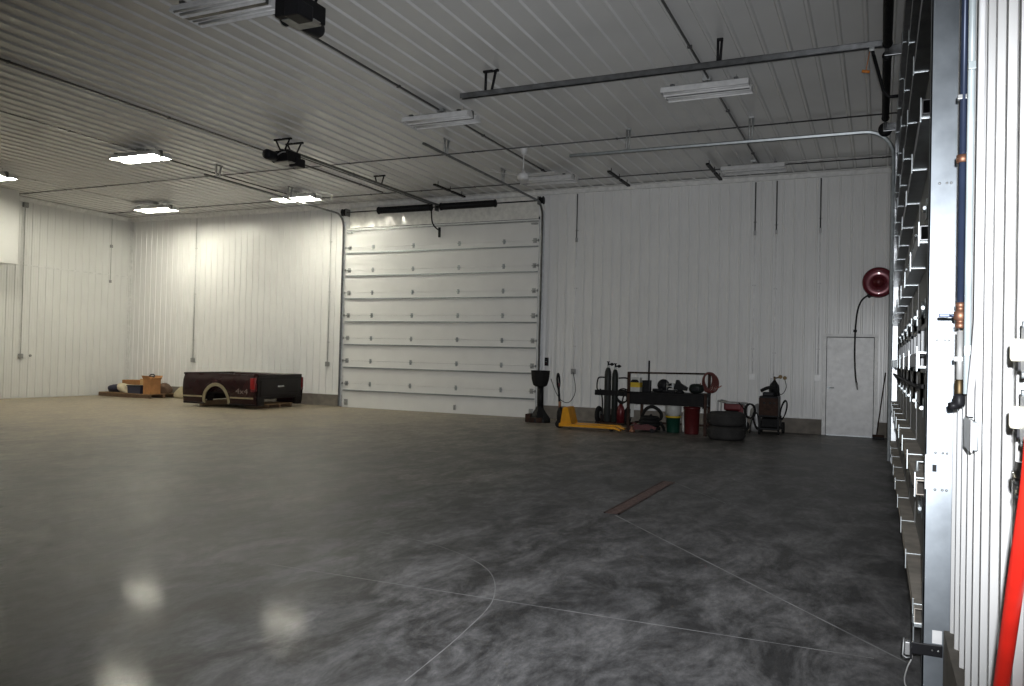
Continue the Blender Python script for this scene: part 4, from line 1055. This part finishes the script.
# ------------------------------------------------------------------ pressure washer behind the tyres
t = thing('pressure_washer', 'dark red engine-driven washer in a tube frame behind the tyres', 'pressure washer', (-2.83, 17.75, 0))
mb = MB()
for y in (-.2, .2):
    mb.tube(smooth_path([(-.28, y, .08), (-.29, y, .30), (-.28, y, .66)]), .016, 8)
    mb.tube([(-.28, y, .10), (.26, y, .10), (.26, y, .62)], .016, 8)
    mb.tube([(-.28, y, .66), (-.1, y, .62), (.26, y, .62)], .016, 8)
mb.tube([(-.28, -.2, .66), (-.28, .2, .66)], .016, 8); mb.tube([(.26, -.2, .62), (.26, .2, .62)], .016, 8); mb.build('frame', 'galvb', t)
mb = MB(); mb.box(-.17, .19, -.16, .16, .46, .63, .035); mb.build('fuel_tank', 'redd', t)
mb = MB(); mb.box(-.15, .13, -.15, .15, .15, .45, .02); mb.cyl((-.02, -.20, .30), .10, .06, 'Y', 20); mb.build('engine', 'dark', t)
mb = MB(); mb.box(.13, .24, -.12, .12, .12, .58, .012); mb.build('pump', 'redd', t)
for y in (-.24, .20):
    mb = MB(); mb.cyl((.20, y, .12), .12, .05, 'Y', 20); mb.build('wheel', 'rub', t)
mb = MB(); mb.box(-.28, -.22, -.2, .2, .0, .08, .004); mb.build('foot', 'dark', t)
t = thing('plastic_sheet_bag', 'grey plastic bag slumped between the washer and the welding machine', 'bag', (-2.42, 18.20, 0))
mb = MB(); mb.blob((0, 0, .28), .11, .13, .30, 61, .25, floor=0); mb.build('bag', 'box', t)
t = thing('hose_bundle', 'black spray hose looped over the right side of the washer', 'hose', (-2.47, 17.46, .0))
mb = MB()
for k in range(3): mb.tube([(.02 + .10 * math.cos(a) + .02 * k, -.03 * k, .48 + .15 * math.sin(a)) for a in [2 * PI * i / 20 for i in range(21)]], .013, 6, cap=False)
mb.tube(smooth_path([(-.08, 0, .5), (-.14, 0, .58), (-.2, .02, .64)]), .013, 6); mb.tube(smooth_path([(.11, -.03, .40), (.06, -.03, .2), (.04, -.03, .015)]), .013, 6)
mb.build('hose', 'rub', t)

# ------------------------------------------------------------------ welder on a cart
t = thing('welding_machine', 'dark wheeled welding machine with cable loops left of the walk door', 'welder', (-2.06, 17.80, 0))
mb = MB(); mb.box(-.20, .17, -.28, .24, .36, .80, .015); mb.build('case', 'dark', t)
mb = MB(); mb.box(-.205, .175, -.285, -.275, .40, .76, .004); fp = mb.build('front_panel', 'rust', t)
for x, z in ((-.10, .66), (.02, .66), (.10, .66)):
    mb = MB(); mb.cyl((x, -.305, z), .022, .022, 'Y', 14); mb.build('knob', 'blk', fp)
mb = MB(); mb.box(-.22, .20, -.30, .42, .10, .14, .006)
for x in (-.2, .17): mb.box(x, x + .03, -.29, -.26, .12, .38); mb.box(x, x + .03, .20, .23, .12, .38)
mb.tube([(-.16, .27, .14), (-.16, .27, .86), (.14, .27, .86), (.14, .27, .14)], .014, 8); mb.build('cart', 'dark', t)
mb = MB(); mb.box(-.17, .16, -.20, .2, .145, .33, .02); mb.build('wire_feeder', 'bench', t)
for x in (-.25, .20):
    mb = MB(); mb.cyl((x, .30, .12), .12, .05, 'X', 20); mb.build('wheel', 'rub', t)
for x in (-.21, .17):
    mb = MB(); mb.cyl((x, -.24, .05), .05, .035, 'X', 14); mb.build('caster', 'dark', t)
for nm, xx, z0, R in (('cable_loop', .27, .52, .18), ('cable_loop', -.27, .28, .16)):
    mb = MB()
    for k in range(4): mb.tube([(xx + .035 * math.sin(a) * (1 if xx > 0 else -1) + .10 * math.cos(a) * .55, -.08 - .03 * k + .03 * math.sin(a), z0 + (R + .008 * k) * math.sin(a)) for a in [2 * PI * i / 24 for i in range(25)]], .012, 6, cap=False)
    mb.build(nm, 'rub', t)
t = thing('gas_cylinder', 'dark gas bottle with a regulator strapped behind the welding machine', 'gas cylinder', (-2.03, 18.10, .142))
mb = MB(); mb.lathe([(0, 0), (.10, 0), (.11, .02), (.11, .80), (.095, .88), (.05, .94), (.03, .96), (0, .96)], (0, 0, 0), 'Z', 22); mb.build('body', 'dark', t)
mb = MB(); mb.tube([(0, 0, .95), (0, 0, 1.06)], .020, 8); mb.tube([(0, 0, 1.03), (.16, -.06, 1.05)], .014, 8)
mb.cyl((.13, -.10, 1.06), .042, .03, 'Y', 16); mb.cyl((.22, -.10, 1.04), .040, .03, 'Y', 16); mb.build('regulator', 'brass', t)
mb = MB(); mb.tube(smooth_path([(.22, -.07, 1.0), (.25, -.07, .85), (.20, -.1, .72), (.13, -.12, .68)]), .008, 6); mb.build('gas_hose', 'dark', t)
t = thing('welding_gun', 'black tools and welding gun heaped on top of the welding machine', 'tool', (-2.05, 17.78, .80))
mb = MB(); mb.box(-.16, .06, -.15, .1, .0, .08, .02); mb.build('body', 'blk', t)
mb = MB(); mb.tube(smooth_path([(-.20, -.1, .10), (-.06, -.12, .17), (.06, -.1, .16), (.14, -.05, .08)]), .035, 8); mb.build('gun_cable', 'rub', t)
mb = MB(); mb.lathe([(0, 0), (.075, 0), (.075, .20), (.05, .29), (.025, .33), (0, .33)], (.06, -.02, .0), 'Z', 16); mb.build('spray_bottle', 'dark', t)

# ------------------------------------------------------------------ hose reel and pole at the right end
t = thing('hose_reel', 'maroon spoked hose reel mounted high above the walk door', 'hose reel', (-.03, YB - .2, 3.20))
mb = W(t); c = (-.03, YB - .30, 3.20)
mb.lathe([(.10, 0), (.16, -.015), (.24, -.02), (.295, -.005), (.31, .012), (.295, .02), (.24, .0), (.16, .004), (.10, .015)], c, 'Y', 40, closed=True); mb.build('front_flange', 'reelred', t)
mb = W(t); mb.lathe([(.10, 0), (.29, .0), (.31, .012), (.29, .022), (.10, .02)], (c[0], c[1] + .16, c[2]), 'Y', 40, closed=True); mb.build('rear_flange', 'reelred', t)
mb = W(t); mb.lathe([(0, -.035), (.05, -.035), (.06, -.02), (.11, -.01), (.11, .17), (0, .17)], c, 'Y', 24); mb.build('hub', 'redd', t)
mb = W(t)
for a, r_ in ((.06, .20), (.10, .225), (.035, .22), (.125, .21)): mb.torus((c[0], c[1] + a, c[2]), r_, .022, 'Y', 36, 8)
mb.build('wound_hose', 'rub', t)
mb = W(t); mb.box(-.09, .03, YB - .16, YB - .015, 2.98, 3.42, .008); mb.box(-.05, -.01, YB - .34, YB - .1, 3.17, 3.23, .006); mb.build('bracket', 'redd', t)
mb = W(t); mb.cyl((-.20, YB - .30, 2.91), .03, .1, 'Y', 12); mb.box(-.24, -.1, YB - .27, YB - .22, 2.90, 2.97, .006); mb.build('hose_guide', 'dark', t)
mb = W(t); mb.tube(smooth_path([(-.20, YB - .25, 2.95), (-.34, YB - .25, 2.83), (-.42, YB - .22, 2.6), (-.455, YB - .17, 2.2), (-.46, YB - .14, 1.7), (-.44, YB - .13, 1.3), (-.41, YB - .13, 1.06)]), .017, 8); mb.build('hanging_hose', 'rub', t)
mb = W(t); mb.lathe([(0, -.025), (.035, -.025), (.035, .025), (0, .025)], (-.458, YB - .165, 2.20), 'Z', 14); mb.build('hose_stop', 'rub', t)
mb = W(t); mb.tube([(-.418, YB - .13, 1.13), (-.395, YB - .13, .98)], [.024, .014], 8); mb.build('nozzle', 'galvb', t)
t = thing('broom', 'dark push broom leaning in the far right corner beside the walk door', 'broom', (.0, 18.2, 0))
mb = W(t); mb.tube([(-.02, 18.02, .07), (.13, 18.30, 1.35)], .013, 8); mb.build('handle', 'rust', t)
mb = W(t); mb.box(-.10, .12, 17.98, 18.05, .05, .09, .006); mb.build('head', 'rust', t)
mb = W(t); mb.box(-.10, .12, 17.975, 18.055, .0, .05, .01); mb.build('bristles', 'dark', t)

# ------------------------------------------------------------------ pipework on the near right wall
WX = XR - .019                                         # tops of the liner ribs
t = thing('air_pipe', 'dark blue grey vertical air pipe with copper valve fittings on the near wall', 'pipe', (.285, 3.57, 1.3))
px_, py_ = .288, 3.60
mb = W(t); mb.tube([(px_, py_, 5.5), (px_, py_, 1.74)], .0135, 12); mb.build('pipe', 'blueh', t)
mb = W(t); mb.tube([(px_, py_, 1.64), (px_, py_, 1.42)], .012, 12); mb.build('pipe', 'conduit', t)
mb = W(t); mb.lathe([(.014, -.05), (.018, -.048), (.018, -.03), (.014, -.028), (.014, -.02), (.024, -.014), (.024, .014), (.015, .02), (.015, .032), (.018, .034), (.018, .05), (.013, .052)], (px_, py_, 1.70), 'Z', 16); mb.build('valve', 'copper', t)
mb = W(t); mb.tube([(px_ - .015, py_, 1.70), (px_ - .045, py_ + .01, 1.70)], .006, 8); mb.box(px_ - .075, px_ - .035, py_ + .002, py_ + .018, 1.694, 1.708, .003); mb.build('valve_handle', 'blueh', t)
mb = W(t); mb.lathe([(.018, 0), (.023, .002), (.023, .03), (.018, .032)], (px_, py_, 2.30), 'Z', 14); mb.build('coupling', 'copper', t)
mb = W(t); mb.lathe([(0, -.02), (.013, -.02), (.016, 0), (.016, .045), (.013, .05), (0, .05)], (px_, py_, 1.40), 'Z', 14); mb.build('coupling', 'brass', t)
mb = W(t); mb.lathe([(0, -.015), (.018, -.015), (.021, -.005), (.021, .025), (.015, .035), (0, .035)], (px_, py_, 1.36), 'Z', 14); mb.tube([(px_, py_, 1.35), (px_ - .035, py_ - .01, 1.345)], .015, 10); mb.build('regulator', 'blk', t)
mb = W(t)
for z in (1.52, 2.55, 3.6): mb.box(px_ - .022, WX, py_ - .012, py_ + .012, z, z + .02, .003)
mb.build('strap', 'galvb', t)
mb = MB(); mb.tube([(.297, 3.41, 5.5), (.297, 3.41, 1.40)], .0125, 10); mb.box(.285, WX, 3.39, 3.43, 1.54, 1.58, .003); mb.box(.285, WX, 3.39, 3.43, 2.6, 2.63, .003)
mesh_thing(mb, 'wall_conduit', 'clear', 'pale grey tube running up the wall right behind the blue grey pipe', 'conduit')
t = thing('junction_box', 'white outlet box low on the near wall fed by a bent white conduit', 'outlet', (.30, 3.27, 1.27))
mb = W(t); mb.box(.292, WX, 3.15, 3.37, 1.215, 1.312, .004); mb.build('box', 'galv', t)
mb = W(t); mb.box(.287, .293, 3.14, 3.38, 1.21, 1.318, .002); mb.build('cover_plate', 'plate', t)
mb = W(t); mb.tube(smooth_path([(.297, 3.27, 1.325), (.297, 3.265, 1.42), (.297, 3.16, 1.54), (.297, 3.08, 1.66)]) + [(.297, 3.06, 5.5)], .0115, 10); mb.build('conduit', 'wcond', t)
def quick_socket(z, label):
    t = thing('wall_receptacle', label, 'receptacle', (.30, 2.13, z), group='receptacles on the near wall')
    mb = W(t); mb.box(.296, WX, 2.04, 2.135, z - .062, z + .062, .004); mb.build('box', 'galvb', t)
    mb = W(t); mb.box(.290, .297, 2.03, 2.125, z - .050, z + .050, .003); mb.build('cover_plate', 'plate', t)
    mb = W(t); mb.box(.286, WX, 2.135, 2.175, z - .048, z - .008, .004); mb.build('hinge_cover', 'blk', t)
    mb = W(t); mb.lathe([(0, -.025), (.011, -.025), (.0135, -.018), (.0135, .018), (.011, .025), (0, .025)], (.284, 2.14, z), 'Z', 16); mb.build('plug', 'cream', t)
    for q in (-.056, .056):
        mb = W(t); mb.cyl((.288, 2.10, z + q), .008, .009, 'X', 10); mb.build('screw', 'galv', t)
quick_socket(1.540, 'upper of two receptacles with cream plugs on the near wall')
quick_socket(1.388, 'lower of two receptacles with cream plugs on the near wall')
t = thing('air_hose', 'thick bright red hose hanging down the near wall at bottom right', 'hose', (.27, 2.1, 0))
mb = W(t); hp = smooth_path([(.284, 1.90, 1.36), (.284, 1.935, 1.28), (.283, 1.97, 1.21), (.281, 2.05, 1.08), (.280, 2.15, .92), (.279, 2.29, .70), (.276, 2.42, .48), (.27, 2.46, .34)])
mb.tube(hp, .0172, 14); mb.build('hose', 'redhose', t)
mb = W(t); mb.lathe([(0, 0), (.018, 0), (.022, .01), (.022, .03), (.017, .034), (.017, .05), (0, .05)], (.290, 2.06, 1.245), 'Z', 14); mb.lathe([(0, 0), (.015, 0), (.018, .012), (.013, .03), (0, .03)], (.290, 2.06, 1.215), 'Z', 14); mb.tube([(.290, 2.06, 1.275), (.284, 1.945, 1.275)], .012, 8); mb.build('coupler', 'chrome', t)
mb = W(t); mb.box(.285, WX, 2.0, 2.03, 1.27, 1.31, .004); mb.tube([(.292, 2.015, 1.305), (.292, 2.015, 1.335)], .010, 8); mb.build('bracket', 'dark', t)

# ------------------------------------------------------------------ camera
cam = bpy.data.cameras.new('camera'); co = bpy.data.objects.new('camera', cam); C.objects.link(co)
F, YAW, PIT, ROL = 807.785, .4266, .0166, .0244
fw = Vector((-math.sin(YAW) * math.cos(PIT), math.cos(YAW) * math.cos(PIT), math.sin(PIT)))
r = Vector((math.cos(YAW), math.sin(YAW), 0)); u = r.cross(fw)
r2 = math.cos(ROL) * r + math.sin(ROL) * u; u2 = -math.sin(ROL) * r + math.cos(ROL) * u
mw = Matrix.Identity(4)
for i in range(3): mw[i][0] = r2[i]; mw[i][1] = u2[i]; mw[i][2] = -fw[i]
mw.translation = (0, 0, 1.4976)
co.matrix_world = mw
cam.sensor_width = 36; cam.lens = F * 36 / 1024; cam.clip_start = .02; cam.clip_end = 200
SC.camera = co

# the camera's own flash, a little to the right of and above the lens
fl = bpy.data.lights.new('camera_flash', 'SPOT'); fo = bpy.data.objects.new('camera_flash', fl); C.objects.link(fo)
fl.energy = FLASH = 2250; fl.color = (.94, .965, 1.0); fl.shadow_soft_size = .018; fl.spot_size = math.radians(80); fl.spot_blend = .9
fo.matrix_world = Matrix.Translation(r2 * .05 + u2 * .10) @ mw

wd = bpy.data.worlds.new('world'); SC.world = wd; wd.use_nodes = True
wd.node_tree.nodes['Background'].inputs[0].default_value = (.5, .55, .6, 1); wd.node_tree.nodes['Background'].inputs[1].default_value = .02

SC.view_settings.view_transform = 'Standard'; SC.view_settings.look = 'None'
SC.view_settings.gamma = 1; SC.view_settings.use_curve_mapping = False; SC.view_settings.exposure = 0.
SC.cycles.use_denoising = True
